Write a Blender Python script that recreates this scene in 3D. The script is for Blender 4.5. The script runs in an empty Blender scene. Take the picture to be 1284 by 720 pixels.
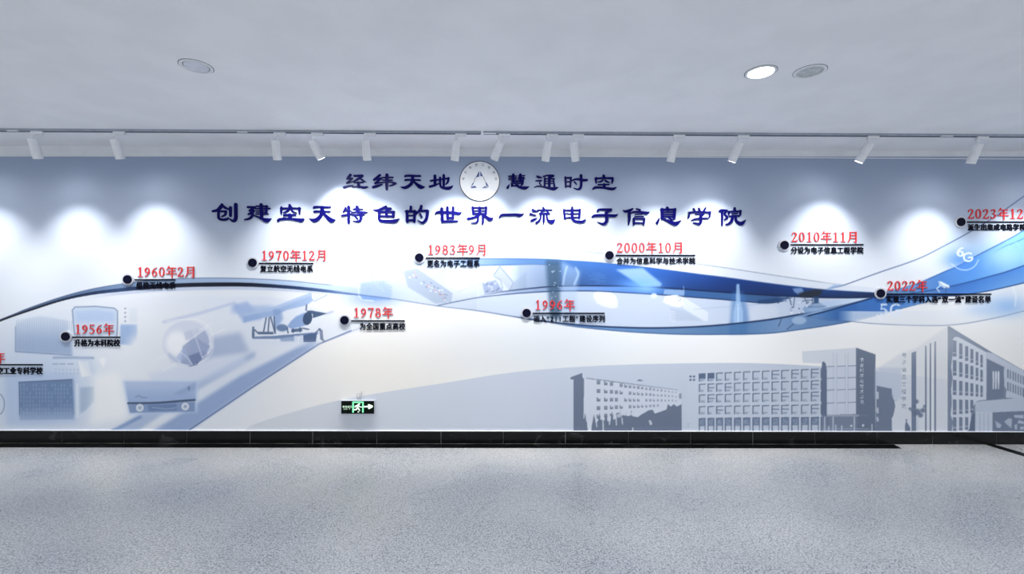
import bpy, bmesh, math, random
import numpy as np
from mathutils import Matrix, Vector
from mathutils.geometry import delaunay_2d_cdt

SC = bpy.context.scene
COL = SC.collection
random.seed(7)
rng = np.random.default_rng(11)

# ------------------------------------------------------------------ camera, world, exposure
F_PX, W_PX, H_PX, V_HOR = 600.0, 1284, 720, 380.0
CAM = Vector((0.0, -5.0, 1.467))
YAW, ROLL = 0.0069, 0.0033
fwd = Vector((math.sin(YAW), math.cos(YAW), 0))
r0 = Vector((math.cos(YAW), -math.sin(YAW), 0))
u0 = Vector((0, 0, 1))
cr = r0 * math.cos(ROLL) + u0 * math.sin(ROLL)
cu = -r0 * math.sin(ROLL) + u0 * math.cos(ROLL)
cam_data = bpy.data.cameras.new('camera')
cam = bpy.data.objects.new('camera', cam_data)
COL.objects.link(cam)
M3 = Matrix((cr, cu, -fwd)).transposed()
cam.matrix_world = Matrix.Translation(CAM) @ M3.to_4x4()
cam_data.sensor_width = 36.0
cam_data.lens = 36.0 * F_PX / W_PX
cam_data.shift_y = (V_HOR - 360.0) / W_PX
SC.camera = cam

SC.view_settings.view_transform = 'Standard'
SC.view_settings.look = 'None'
SC.view_settings.gamma = 1.0
SC.view_settings.use_curve_mapping = False
SC.view_settings.exposure = 0.15
WORLD_RGB, WORLD_STRENGTH = (0.90, 0.95, 1.0), 0.80
SPOT_W, SPOT_RGB, SPOT_SIZE, SPOT_BLEND = 84.0, (1.0, 0.96, 0.90), 84.0, 1.0
SPILL_W = 3.5
DOWN_W = 105.0

w = bpy.data.worlds.new('hall_ambient')
SC.world = w
w.use_nodes = True
bg = w.node_tree.nodes['Background']
bg.inputs[0].default_value = (*WORLD_RGB, 1)
bg.inputs[1].default_value = WORLD_STRENGTH

# ------------------------------------------------------------------ photo pixel <-> place helpers
def ray(u, v):
    return cr * ((u - 642.0) / F_PX) + cu * ((V_HOR - v) / F_PX) + fwd
def on_y(u, v, y=0.0):
    d = ray(u, v); t = (y - CAM.y) / d.y
    return CAM + d * t
def on_z(u, v, z=0.0):
    d = ray(u, v); t = (z - CAM.z) / d.z
    return CAM + d * t
def on_y_np(U, V, y=0.0):
    a = (U - 642.0) / F_PX; b = (V_HOR - V) / F_PX
    dx = cr.x * a + cu.x * b + fwd.x
    dy = cr.y * a + cu.y * b + fwd.y
    dz = cr.z * a + cu.z * b + fwd.z
    t = (y - CAM.y) / dy
    return CAM.x + dx * t, CAM.z + dz * t
def srgb(c):
    c = np.asarray(c, float) / 255.0
    return np.where(c <= 0.04045, c / 12.92, ((c + 0.055) / 1.055) ** 2.4)
def lin(r, g, b):
    return tuple(float(x) for x in srgb((r, g, b))) + (1.0,)

CEIL_Z = 3.08
MURAL_Y = -0.004

# ------------------------------------------------------------------ materials
def mat(name, color=(0.8, 0.8, 0.8, 1), rough=0.5, metal=0.0, spec=0.5, emit=None, estr=0.0):
    m = bpy.data.materials.new(name); m.use_nodes = True
    b = m.node_tree.nodes['Principled BSDF']
    b.inputs['Base Color'].default_value = color
    b.inputs['Roughness'].default_value = rough
    b.inputs['Metallic'].default_value = metal
    b.inputs['Specular IOR Level'].default_value = spec
    if emit:
        b.inputs['Emission Color'].default_value = emit
        b.inputs['Emission Strength'].default_value = estr
    return m
def N(m, t, **kw):
    n = m.node_tree.nodes.new(t)
    for k, v in kw.items(): setattr(n, k, v)
    return n
def L(m, a, b): m.node_tree.links.new(a, b)
def noise_color(m, c1, c2, scale, detail=3, lo=0.4, hi=0.6, bump=0.0, space='Object'):
    b = m.node_tree.nodes['Principled BSDF']
    tc = N(m, 'ShaderNodeTexCoord'); nz = N(m, 'ShaderNodeTexNoise')
    nz.inputs['Scale'].default_value = scale; nz.inputs['Detail'].default_value = detail
    L(m, tc.outputs[space], nz.inputs['Vector'])
    rp = N(m, 'ShaderNodeValToRGB')
    rp.color_ramp.elements[0].position = lo; rp.color_ramp.elements[0].color = c1
    rp.color_ramp.elements[1].position = hi; rp.color_ramp.elements[1].color = c2
    L(m, nz.outputs['Fac'], rp.inputs['Fac']); L(m, rp.outputs['Color'], b.inputs['Base Color'])
    if bump:
        bp = N(m, 'ShaderNodeBump'); bp.inputs['Strength'].default_value = bump; bp.inputs['Distance'].default_value = 0.002
        L(m, nz.outputs['Fac'], bp.inputs['Height']); L(m, bp.outputs['Normal'], b.inputs['Normal'])
    return m

M = {}
M['ceiling'] = noise_color(mat('ceiling_paint', rough=0.85, spec=0.2), lin(238, 239, 242), lin(242, 243, 246), 3.0, bump=0.05)
M['wall'] = noise_color(mat('wall_paint', rough=0.8, spec=0.2), lin(222, 225, 230), lin(228, 231, 236), 4.0)
M['white_metal'] = noise_color(mat('white_powder_coat', rough=0.45, spec=0.4), lin(226, 228, 232), lin(232, 234, 238), 30.0)
M['track_grey'] = noise_color(mat('track_aluminium', rough=0.5, spec=0.4), lin(150, 158, 172), lin(160, 168, 182), 20.0)
M['track_slot'] = noise_color(mat('track_slot', rough=0.7), lin(30, 33, 40), lin(38, 41, 48), 20.0)
M['glow_lens'] = mat('spot_lens', (1, 1, 1, 1), 0.2, emit=(1.0, 0.97, 0.92, 1), estr=30.0)
M['downlight_glow'] = mat('downlight_diffuser_lit', (1, 1, 1, 1), 0.3, emit=(0.92, 0.97, 1.0, 1), estr=14.0)
M['diffuser'] = noise_color(mat('downlight_diffuser_off', rough=0.35), lin(206, 210, 220), lin(216, 220, 230), 14.0)
M['reflector'] = noise_color(mat('downlight_reflector_off', rough=0.35, metal=0.3), lin(165, 172, 170), lin(190, 196, 196), 30.0)
M['recess'] = noise_color(mat('recess_grey', rough=0.7), lin(96, 102, 112), lin(110, 116, 126), 14.0)
M['headline'] = mat('headline_blue_acrylic', (0.004, 0.004, 0.11, 1), 0.35, spec=0.06)
noise_color(M['headline'], (0.0025, 0.0025, 0.082, 1), (0.0035, 0.0035, 0.095, 1), 8.0)
M['red'] = noise_color(mat('date_red_acrylic', rough=0.4, spec=0.35), lin(202, 46, 50), lin(210, 52, 56), 9.0)
M['black'] = noise_color(mat('caption_black_acrylic', rough=0.45, spec=0.08), lin(6, 9, 24), lin(9, 12, 30), 9.0)
M['dot'] = noise_color(mat('marker_navy_acrylic', rough=0.4, spec=0.08), lin(6, 8, 30), lin(10, 12, 38), 9.0)
M['ring'] = noise_color(mat('marker_white_ring', rough=0.45), lin(188, 192, 206), lin(198, 202, 214), 9.0)
M['emblem_white'] = noise_color(mat('emblem_white_acrylic', rough=0.4), lin(226, 230, 236), lin(232, 236, 242), 9.0)
M['emblem_blue'] = noise_color(mat('emblem_blue', rough=0.4), lin(54, 78, 134), lin(62, 88, 144), 9.0)
M['emblem_grey'] = noise_color(mat('emblem_grey', rough=0.4), lin(48, 52, 62), lin(56, 60, 72), 9.0)
M['sign_black'] = noise_color(mat('exit_sign_panel', rough=0.5, spec=0.1), lin(6, 14, 10), lin(8, 18, 14), 30.0)
M['sign_frame'] = noise_color(mat('exit_sign_frame', rough=0.45), lin(178, 184, 196), lin(188, 194, 206), 30.0)
M['sign_green'] = mat('exit_sign_green', lin(120, 240, 170), 0.4, emit=lin(120, 240, 165), estr=0.75)
M['sign_pale'] = mat('exit_sign_pale', lin(225, 250, 225), 0.4, emit=lin(215, 255, 225), estr=0.85)
M['cable'] = noise_color(mat('cable_grey', rough=0.6), lin(120, 124, 134), lin(150, 154, 164), 60.0)

def marble():
    m = mat('black_marble', rough=0.2, spec=0.22)
    b = m.node_tree.nodes['Principled BSDF']
    tc = N(m, 'ShaderNodeTexCoord')
    nz = N(m, 'ShaderNodeTexNoise'); nz.inputs['Scale'].default_value = 5.0; nz.inputs['Detail'].default_value = 8; nz.inputs['Distortion'].default_value = 1.6
    L(m, tc.outputs['Object'], nz.inputs['Vector'])
    rp = N(m, 'ShaderNodeValToRGB'); e = rp.color_ramp.elements
    e[0].position = 0.40; e[0].color = lin(3, 4, 4)
    e[1].position = 0.62; e[1].color = lin(10, 12, 13)
    k = e.new(0.72); k.color = lin(44, 46, 48)
    L(m, nz.outputs['Fac'], rp.inputs['Fac']); L(m, rp.outputs['Color'], b.inputs['Base Color'])
    return m
M['marble'] = marble()
M['grout'] = noise_color(mat('joint_grout', rough=0.8), lin(58, 60, 60), lin(128, 130, 128), 5.0)
M['caulk'] = noise_color(mat('white_caulk', rough=0.6), lin(222, 224, 228), lin(234, 236, 240), 30.0)

def terrazzo():
    m = mat('terrazzo_floor', rough=0.3, spec=0.6)
    b = m.node_tree.nodes['Principled BSDF']
    tc = N(m, 'ShaderNodeTexCoord')
    base = N(m, 'ShaderNodeTexNoise'); base.inputs['Scale'].default_value = 100.0; base.inputs['Detail'].default_value = 4; base.inputs['Roughness'].default_value = 0.75
    L(m, tc.outputs['Object'], base.inputs['Vector'])
    rp = N(m, 'ShaderNodeValToRGB'); e = rp.color_ramp.elements
    e[0].position = 0.36; e[0].color = lin(96, 99, 104)
    e[1].position = 0.62; e[1].color = lin(212, 211, 210)
    k = e.new(0.46); k.color = lin(166, 168, 171)
    L(m, base.outputs['Fac'], rp.inputs['Fac'])
    vo = N(m, 'ShaderNodeTexVoronoi'); vo.inputs['Scale'].default_value = 125.0
    L(m, tc.outputs['Object'], vo.inputs['Vector'])
    vr = N(m, 'ShaderNodeValToRGB'); v = vr.color_ramp.elements
    sep = N(m, 'ShaderNodeSeparateColor'); L(m, vo.outputs['Color'], sep.inputs['Color'])
    v[0].position = 0.0; v[0].color = (0.40, 0.41, 0.43, 1)
    v[1].position = 0.34; v[1].color = (1, 1, 1, 1)
    k = v.new(0.22); k.color = (0.66, 0.67, 0.69, 1)
    L(m, sep.outputs['Red'], vr.inputs['Fac'])
    mx = N(m, 'ShaderNodeMix', data_type='RGBA', blend_type='MULTIPLY'); mx.inputs['Factor'].default_value = 0.85
    L(m, rp.outputs['Color'], mx.inputs[6]); L(m, vr.outputs['Color'], mx.inputs[7])
    # worn, cloudy patches of polish
    cl = N(m, 'ShaderNodeTexNoise'); cl.inputs['Scale'].default_value = 1.3; cl.inputs['Detail'].default_value = 0.5
    L(m, tc.outputs['Object'], cl.inputs['Vector'])
    cr_ = N(m, 'ShaderNodeValToRGB'); c = cr_.color_ramp.elements
    c[0].position = 0.3; c[0].color = (0.80, 0.83, 0.87, 1); c[1].position = 0.7; c[1].color = (1, 1, 1, 1)
    L(m, cl.outputs['Fac'], cr_.inputs['Fac'])
    m2 = N(m, 'ShaderNodeMix', data_type='RGBA', blend_type='MULTIPLY'); m2.inputs['Factor'].default_value = 1.0
    L(m, mx.outputs[2], m2.inputs[6]); L(m, cr_.outputs['Color'], m2.inputs[7])
    L(m, m2.outputs[2], b.inputs['Base Color'])
    rr = N(m, 'ShaderNodeMapRange'); rr.inputs['To Min'].default_value = 0.20; rr.inputs['To Max'].default_value = 0.36
    L(m, cl.outputs['Fac'], rr.inputs['Value']); L(m, rr.outputs['Result'], b.inputs['Roughness'])
    return m
M['terrazzo'] = terrazzo()

def mural_mat():
    m = mat('mural_print', rough=0.55, spec=0.25)
    a = N(m, 'ShaderNodeAttribute', attribute_name='ink')
    L(m, a.outputs['Color'], m.node_tree.nodes['Principled BSDF'].inputs['Base Color'])
    return m
M['mural'] = mural_mat()

# ------------------------------------------------------------------ object helpers
def link(name, me, parent=None, loc=None):
    o = bpy.data.objects.new(name, me); COL.objects.link(o)
    if parent is not None: o.parent = parent
    if loc is not None: o.location = loc
    return o
def tag(o, label=None, cat=None, group=None, kind=None):
    if label: o['label'] = label
    if cat: o['category'] = cat
    if group: o['group'] = group
    if kind: o['kind'] = kind
    return o
def empty(name, loc, label=None, cat=None, group=None):
    o = bpy.data.objects.new(name, None); COL.objects.link(o); o.location = loc
    o.empty_display_size = 0.05
    return tag(o, label, cat, group)
def mesh_bm(name, bm, m, smooth=False):
    me = bpy.data.meshes.new(name)
    bmesh.ops.recalc_face_normals(bm, faces=bm.faces)
    bm.to_mesh(me); bm.free()
    me.materials.append(m)
    if smooth:
        me.polygons.foreach_set('use_smooth', [True] * len(me.polygons))
        me.set_sharp_from_angle(angle=math.radians(40))
    return me
def box_bm(bm, x0, x1, y0, y1, z0, z1, bevel=0.0):
    r = bmesh.ops.create_cube(bm, size=1.0)
    vs = r['verts']
    for v in vs:
        v.co = Vector(((x0 + x1) / 2 + v.co.x * (x1 - x0), (y0 + y1) / 2 + v.co.y * (y1 - y0), (z0 + z1) / 2 + v.co.z * (z1 - z0)))
    if bevel:
        es = {e for v in vs for e in v.link_edges}
        bmesh.ops.bevel(bm, geom=list(es), offset=bevel, segments=2, affect='EDGES', profile=0.5)
def box(name, x0, x1, y0, y1, z0, z1, m, parent=None, bevel=0.0, loc=None):
    bm = bmesh.new(); box_bm(bm, x0, x1, y0, y1, z0, z1, bevel)
    return link(name, mesh_bm(name, bm, m), parent, loc)
def lathe_bm(bm, prof, seg=32, ox=0, oy=0):
    rings = []
    for r, z in prof:
        if r <= 1e-6: rings.append([bm.verts.new((ox, oy, z))])
        else: rings.append([bm.verts.new((ox + r * math.cos(2 * math.pi * k / seg), oy + r * math.sin(2 * math.pi * k / seg), z)) for k in range(seg)])
    for a, b in zip(rings[:-1], rings[1:]):
        for k in range(seg):
            k2 = (k + 1) % seg
            if len(a) == 1 and len(b) == 1: continue
            if len(a) == 1: bm.faces.new((a[0], b[k], b[k2]))
            elif len(b) == 1: bm.faces.new((a[k], b[0], a[k2]))
            else: bm.faces.new((a[k], b[k], b[k2], a[k2]))
def lathe(name, prof, m, parent=None, seg=32, loc=None):
    bm = bmesh.new(); lathe_bm(bm, prof, seg)
    return link(name, mesh_bm(name, bm, m, True), parent, loc)
def flat_poly(name, pts, z0, z1, m):
    bm = bmesh.new()
    b = [bm.verts.new((p[0], p[1], z0)) for p in pts]; t = [bm.verts.new((p[0], p[1], z1)) for p in pts]
    bm.faces.new(t); bm.faces.new(b[::-1])
    for k in range(len(pts)):
        k2 = (k + 1) % len(pts); bm.faces.new((b[k], b[k2], t[k2], t[k]))
    return link(name, mesh_bm(name, bm, m))

# ------------------------------------------------------------------ the room
XL, XR, YN = -9.0, 9.5, -6.4
tag(box('floor', XL, XR, YN, 0.14, -0.12, 0.0, M['terrazzo']), kind='structure')
tag(box('ceiling', XL, XR, YN, 0.14, CEIL_Z, CEIL_Z + 0.12, M['ceiling']), kind='structure')
tag(box('wall_back', XL, XR, 0.0, 0.14, 0.0, CEIL_Z, M['wall']), kind='structure')

def wall_z(v, u=642): return on_y(u, v, -0.02).z
Z_BASE = 0.126
# black stone skirting: separate slabs with light grout joints, all one course
bm = bmesh.new()
edges = [on_y(u, 548, -0.02).x for u in (77.5, 155.5, 234, 313.5, 392, 472.5, 553, 631, 709, 788, 866, 944, 1022, 1099.5, 1169.5, 1250)]
xs = [XL + 0.02] + [edges[0] - 0.65 * k for k in range(4, 0, -1)] + edges + [edges[-1] + 0.65 * k for k in range(1, 5)] + [XR - 0.02]
for a, b in zip(xs[:-1], xs[1:]):
    box_bm(bm, a + 0.003, b - 0.003, -0.022, 0.0, 0.0, Z_BASE, 0.0015)
tag(link('baseboard_back', mesh_bm('baseboard_back', bm, M['marble'])), kind='structure')
tag(box('trim_1', XL + 0.02, XR - 0.02, -0.018, 0.0, 0.001, Z_BASE - 0.002, M['grout']), kind='structure')
tag(box('trim_2', XL + 0.02, XR - 0.02, -0.016, 0.0, Z_BASE, Z_BASE + 0.008, M['caulk'], bevel=0.003), kind='structure')
# black stone border let into the floor
def fl(u, v):
    p = on_z(u, v, 0.0); return (p.x, min(p.y, -0.022))
pL = fl(0, 561.2); pR = fl(1131, 562.8)
yb = (pL[1] + pR[1]) / 2
b1 = [(XL + 0.02, -0.022), (fl(1121, 557.5)[0], -0.022), (pR[0], yb), (XL + 0.02, yb)]
tag(flat_poly('trim_3', b1[::-1], -0.01, 0.0015, M['marble']), kind='structure')
bx = [(XL + 0.02, -0.0225), (b1[1][0], -0.0225), (b1[1][0], -0.0265), (XL + 0.02, -0.0265)]
tag(flat_poly('trim_6', bx[::-1], -0.01, 0.0022, M['grout']), kind='structure')
q = [fl(1234, 557.3), fl(1246, 557.3), fl(1284, 568.6), fl(1284, 573.2)]
dx = q[2][0] - q[1][0]; dy = q[2][1] - q[1][1]; k = 3.0
q2 = [(q[0][0], -0.022), (q[1][0], -0.022), (q[2][0] + dx * k, q[2][1] + dy * k), (q[3][0] + dx * k, q[3][1] + dy * k)]
tag(flat_poly('trim_4', q2[::-1], -0.01, 0.0015, M['marble']), kind='structure')
# thin shadow-gap bead where the white wall band meets the print
zt = on_y(642, 196.4, MURAL_Y).z
tag(box('trim_5', XL + 0.02, XR - 0.02, -0.007, 0.0, zt, zt + 0.008, M['white_metal']), kind='structure')

# ------------------------------------------------------------------ strokes and glyphs
def catmull(P, sub=5):
    P = np.asarray(P, float)
    if len(P) < 3: return P
    Q = np.vstack([2 * P[0] - P[1], P, 2 * P[-1] - P[-2]])
    out = []
    for i in range(1, len(Q) - 2):
        p0, p1, p2, p3 = Q[i - 1], Q[i], Q[i + 1], Q[i + 2]
        for t in np.arange(sub) / sub:
            out.append(0.5 * (2 * p1 + (p2 - p0) * t + (2 * p0 - 5 * p1 + 4 * p2 - p3) * t * t + (3 * p1 - p0 - 3 * p2 + p3) * t ** 3))
    out.append(Q[-2])
    return np.array(out)
def S(s):
    """'x,y,w x,y,w; x,y,w ...' -> list of strokes"""
    return [[tuple(float(k) for k in p.split(',')) for p in st.split()] for st in s.split(';')]
def stroke_polys(strokes, sub=4, caps=8):
    polys = []
    for st in strokes:
        P = catmull(st, sub)
        for i, (x, y, wd) in enumerate(P):
            r = max(wd, 1e-4) / 2
            polys.append([(x + r * math.cos(2 * math.pi * (k + .5) / caps), y + r * math.sin(2 * math.pi * (k + .5) / caps)) for k in range(caps)])
        for a, b in zip(P[:-1], P[1:]):
            d = b[:2] - a[:2]; n = np.hypot(*d)
            if n < 1e-6: continue
            nx, ny = -d[1] / n, d[0] / n
            ra, rb = max(a[2], 1e-4) / 2, max(b[2], 1e-4) / 2
            polys.append([(a[0] - nx * ra, a[1] - ny * ra), (b[0] - nx * rb, b[1] - ny * rb), (b[0] + nx * rb, b[1] + ny * rb), (a[0] + nx * ra, a[1] + ny * ra)])
    return polys
def union_tris(polys, eps):
    V, F = [], []
    for p in polys:
        F.append(list(range(len(V), len(V) + len(p)))); V += [Vector(q) for q in p]
    v, e, f, ov, oe, of = delaunay_2d_cdt(V, [], F, 0, eps)
    keep = [tuple(q) for q, o in zip(f, of) if len(o)]
    used = sorted({i for q in keep for i in q}); idx = {k: i for i, k in enumerate(used)}
    return [tuple(v[i]) for i in used], [tuple(idx[i] for i in q) for q in keep]
def prism_mesh(name, verts, faces, front, m, xz):
    """flat letter: verts are 2-D, xz maps them to wall X/Z; `front` = (y_back, y_front)"""
    P = [xz(*q) for q in verts]
    fs = []
    for f in faces:
        ar = sum(P[f[i]][0] * P[f[(i + 1) % len(f)]][1] - P[f[(i + 1) % len(f)]][0] * P[f[i]][1] for i in range(len(f)))
        fs.append(f if ar > 0 else f[::-1])
    n = len(P)
    cnt = {}
    for f in fs:
        for i in range(len(f)):
            cnt[(f[i], f[(i + 1) % len(f)])] = 1
    side = [(a + n, b + n, b, a)[::-1] for (a, b) in cnt if (b, a) not in cnt]
    V = [(x, front[1], z) for x, z in P] + [(x, front[0], z) for x, z in P]
    me = bpy.data.meshes.new(name)
    me.from_pydata(V, [], [list(f) for f in fs] + [list(s)[::-1] for s in side])
    me.materials.append(m)
    me.validate(); me.update()
    return me

HEAD = {  # brush strokes of each headline character, in enlarged-view units
 '经': S('235,185,46 190,235,36 165,268,24;165,268,24 215,262,22 262,250,22;275,252,26 220,300,24 160,350,24;160,350,22 290,318,18;108,438,40 180,415,32 285,395,16;310,205,36 475,200,42;470,205,42 380,270,38 285,322,16;430,255,24 480,295,32 542,327,12;310,340,22 485,335,24;395,340,46 395,430,42;272,430,16 400,420,28 500,438,42 572,425,24'),
 '纬': S('825,190,42 705,285,38;705,285,30 850,250,26;852,252,30 730,355,38;730,355,30 870,335,20;688,432,42 780,405,42 870,375,20;870,240,22 1085,235,26;870,290,20 1070,290,26;860,340,20 1000,325,24 1135,352,30;1132,355,44 1060,395,28 1005,408,10;965,185,56 965,300,60 960,400,50 962,478,34'),
 '天a': S('205,218,26 250,202,36 515,208,32;212,298,24 245,284,32 512,290,28;360,205,46 355,300,54 320,375,52 240,430,52 180,442,44 122,425,10;375,315,38 440,370,48 520,428,74 600,428,14'),
 '地': S('720,305,30 880,280,26;808,205,52 808,390,50;705,420,40 800,395,36 885,360,16;912,240,38 915,390,38 960,440,40 1060,455,58 1120,440,50 1168,402,10;885,290,20 1000,262,28 1090,258,30;1080,250,42 1065,330,36 1022,378,14;985,195,48 985,400,42'),
 '慧': S('205,212,20 360,208,20;205,246,15 360,242,15;205,280,16 360,270,18;298,182,48 298,300,44;400,206,18 525,200,20;390,240,14 512,236,16;390,268,16 525,260,20;440,182,48 440,300,44;265,308,16 490,302,22;265,334,14 470,332,14;250,362,18 485,360,18;492,295,36 484,360,34 450,412,18;215,385,18 185,440,48;272,370,28 270,412,30;268,402,20 360,408,24 450,440,44 540,448,58 612,422,12;350,372,22 410,410,26'),
 '通': S('775,215,32 800,228,42 872,242,16;750,305,22 860,300,30;855,300,24 820,345,20 855,388,20;718,438,12 780,412,20 880,420,26 1000,448,38 1100,464,58 1150,452,48 1197,435,10;905,217,28 990,195,26 1100,205,42;1105,208,32 1020,245,22;930,255,36 925,418,36;930,264,18 1122,264,22;1100,265,22 1112,340,26 1122,415,36;940,314,16 1112,311,16;940,360,16 1112,356,16;1020,210,48 1018,440,46'),
 '时': S('140,235,38 150,428,34;140,245,28 255,245,32;252,240,36 240,428,32;150,325,22 245,325,22;150,413,26 240,411,26;268,302,22 360,270,34 500,290,46 575,288,36;455,195,48 457,380,46 435,455,46 380,475,28 308,450,10;325,328,28 368,378,16'),
 '空a': S('908,200,44 915,245,60;745,258,36 900,250,30 1090,252,38;755,245,36 755,310,34 760,358,14;1090,250,36 1085,310,36 1075,358,14;885,295,32 850,320,28 788,330,12;940,295,30 980,325,28 1035,342,10;800,382,24 1015,378,22;920,380,50 920,440,50;695,468,30 745,438,42 900,442,34 1080,468,48 1155,442,22'),
 '创': S('270,105,40 240,160,60 180,220,50 85,242,38;290,130,30 330,170,42 412,207,28;200,240,40 200,360,44 230,400,44 300,415,44 370,400,42 397,368,10;200,246,32 350,246,40;345,246,36 335,310,36 270,350,22;440,168,50 440,335,44;545,105,60 548,350,60 530,420,60 490,438,46 420,395,18'),
 '建': S('790,160,40 930,160,34;920,165,46 820,235,28;820,230,26 915,230,30;910,235,40 800,305,28;800,300,20 890,300,30;890,270,30 880,330,40 820,390,38 728,412,26;900,325,20 1000,360,32 1100,405,58 1180,425,76 1258,392,10;960,140,26 1180,145,30;1165,138,38 1165,270,30;950,190,22 1230,186,26;955,232,16 1170,230,18;960,265,16 1165,265,16;950,300,18 1195,298,24;1055,108,54 1065,330,56;1065,330,50 1065,390,50'),
 '空': S('345,118,40 360,170,70;170,190,34 350,182,30 555,188,34;180,165,38 175,250,34 180,308,14;540,178,40 540,260,32 540,305,14;325,215,36 280,250,32 218,270,12;385,220,34 420,255,30 482,274,12;230,325,36 260,318,36 465,318,28;352,320,66 352,385,60;112,432,40 160,402,44 350,394,40 500,415,56 580,425,66 628,394,18'),
 '天': S('828,178,26 870,156,36 1165,160,28;838,262,26 870,246,36 1160,250,22;1000,165,60 995,250,62 965,340,60 890,410,64 820,425,60 738,390,10;1015,270,40 1080,340,52 1180,425,82 1255,412,16'),
 '特': S('185,175,30 170,215,34 133,268,8;180,225,20 300,236,16;245,150,46 245,310,48 245,472,44;105,335,28 180,320,30 300,295,16;330,200,18 530,200,18;415,150,50 430,250,60;305,264,22 430,255,24 560,265,34 615,262,18;310,315,22 560,312,24;490,265,44 495,390,44 470,435,40 420,450,28 333,433,10;375,340,24 425,395,30'),
 '色': S('1000,148,38 920,190,46 830,225,44 742,213,12;940,187,28 1090,187,40;1085,187,42 1030,215,50 1000,250,44;865,245,46 860,390,46 900,435,52 1050,446,56 1180,440,62 1258,392,10;860,255,32 1160,255,38;1145,255,48 1140,350,46;870,340,30 1150,345,34;1005,250,44 1005,345,42'),
 '的': S('215,152,44 210,230,48;110,246,38 310,246,42;135,240,50 140,455,48;290,240,50 285,455,44;140,328,22 290,325,22;140,425,38 285,422,38;425,138,46 405,210,54 318,302,22;400,238,34 550,232,44;550,240,56 535,370,50 500,440,52 440,475,40 352,420,10;400,295,30 435,362,34'),
 '世': S('710,298,22 760,264,40 950,268,44 1100,275,50 1180,290,50 1230,264,10;835,192,54 845,320,50 850,455,46;845,448,40 1000,448,38 1155,440,26;950,168,46 955,390,46;1063,168,46 1060,385,46;950,376,36 1060,376,36'),
 '界': S('285,167,44 298,300,40;280,173,22 565,173,22;555,167,44 548,300,44;300,232,18 550,232,18;300,289,24 550,293,26;425,172,50 425,300,52;405,315,40 320,365,36 188,396,40;490,320,40 560,360,46 630,405,66 690,383,20;395,345,34 385,440,36 340,475,28 248,480,8;490,340,40 490,460,40 475,512,12'),
 '一': S('820,370,20 870,320,44 1000,315,44 1150,312,46 1230,325,56 1312,298,10'),
 '流': S('205,215,40 240,240,40 320,240,16;160,300,36 272,326,16;185,435,38 240,410,36 292,378,14;415,168,30 430,215,56;310,216,20 590,216,22;430,220,38 345,292,18;345,293,24 530,286,24;490,240,22 542,292,30;370,318,28 355,410,32 280,480,38;428,310,36 428,440,36 425,508,8;487,308,28 505,410,34 560,452,62 600,452,70 655,408,8'),
 '电': S('835,215,40 855,397,34;830,221,24 1160,221,24;1155,210,36 1140,377,36;850,290,16 1140,290,16;855,371,22 1140,363,20;1000,168,40 1000,300,56 1005,390,46 1050,440,44 1150,456,46 1220,450,48 1272,402,8'),
 '子': S('222,250,26 265,210,36 490,212,46;490,215,58 420,260,40 385,285,30;118,358,30 180,330,46 380,325,44 560,335,54 632,308,10;400,270,50 412,400,54 390,470,52 330,500,40 218,458,8'),
 '信': S('935,192,26 880,225,50 790,245,44 743,224,14;865,250,50 865,400,46 850,518,16;1010,192,20 1080,220,34;890,292,22 950,258,30 1100,260,36 1210,280,52 1267,260,10;985,300,16 1130,298,16;975,350,18 1150,348,22;960,390,40 955,512,32;960,393,26 1170,396,28;1165,390,36 1155,512,30;960,478,28 1160,482,28'),
 '息': S('240,107,30 250,130,36;165,130,22 340,130,24;175,125,32 178,240,28;335,125,30 325,240,28;180,162,12 330,160,12;180,190,12 330,188,12;180,215,12 330,215,14;140,242,12 115,295,26;175,235,20 230,260,24 320,300,40 360,298,40 407,266,8;260,225,14 300,260,18'),
 '学': S('568,118,16 585,152,18;633,114,16 645,152,18;715,108,14 690,155,20;510,166,20 640,158,16 770,165,20;520,165,22 503,234,14;770,160,22 765,222,14;590,185,10 690,183,14;690,185,16 650,215,22;545,262,10 600,245,18 750,235,12;655,215,30 655,285,28 630,305,24 563,293,8'),
 '院': S('888,150,22 915,140,26 980,140,18;920,140,24 918,322,18;975,145,22 950,185,16 985,225,20 950,252,14;1075,112,24 1075,145,30;1000,155,16 1150,150,20;1005,155,20 1000,197,10;1145,145,24 1145,197,14;1045,180,12 1110,178,12;1010,210,14 1130,208,18;1050,210,26 1035,270,28 1000,305,22 968,312,14;1085,210,24 1095,270,28 1140,300,36 1170,295,38 1207,260,8'),
}
HEAD_AT = [  # character, strokes key, view origin, view scale, what sets it apart
 ('经', '经', 425, 208, 16.0), ('纬', '纬', 425, 208, 16.0), ('天', '天a', 495, 208, 16.0), ('地', '地', 495, 208, 16.0),
 ('慧', '慧', 625, 208, 16.0), ('通', '通', 625, 208, 16.0), ('时', '时', 700, 208, 16.0), ('空', '空a', 700, 208, 16.0),
 ('创', '创', 262, 250, 16.05), ('建', '建', 262, 250, 16.05), ('空', '空', 342, 250, 16.05), ('天', '天', 342, 250, 16.05),
 ('特', '特', 422, 250, 16.05), ('色', '色', 422, 250, 16.05), ('的', '的', 502, 250, 16.05), ('世', '世', 502, 250, 16.05),
 ('界', '界', 575, 250, 16.05), ('一', '一', 575, 250, 16.05), ('流', '流', 655, 250, 16.05), ('电', '电', 655, 250, 16.05),
 ('子', '子', 735, 250, 16.05), ('信', '信', 735, 250, 16.05), ('息', '息', 812, 250, 9.877), ('学', '学', 812, 250, 9.877), ('院', '院', 812, 250, 9.877)]

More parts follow.
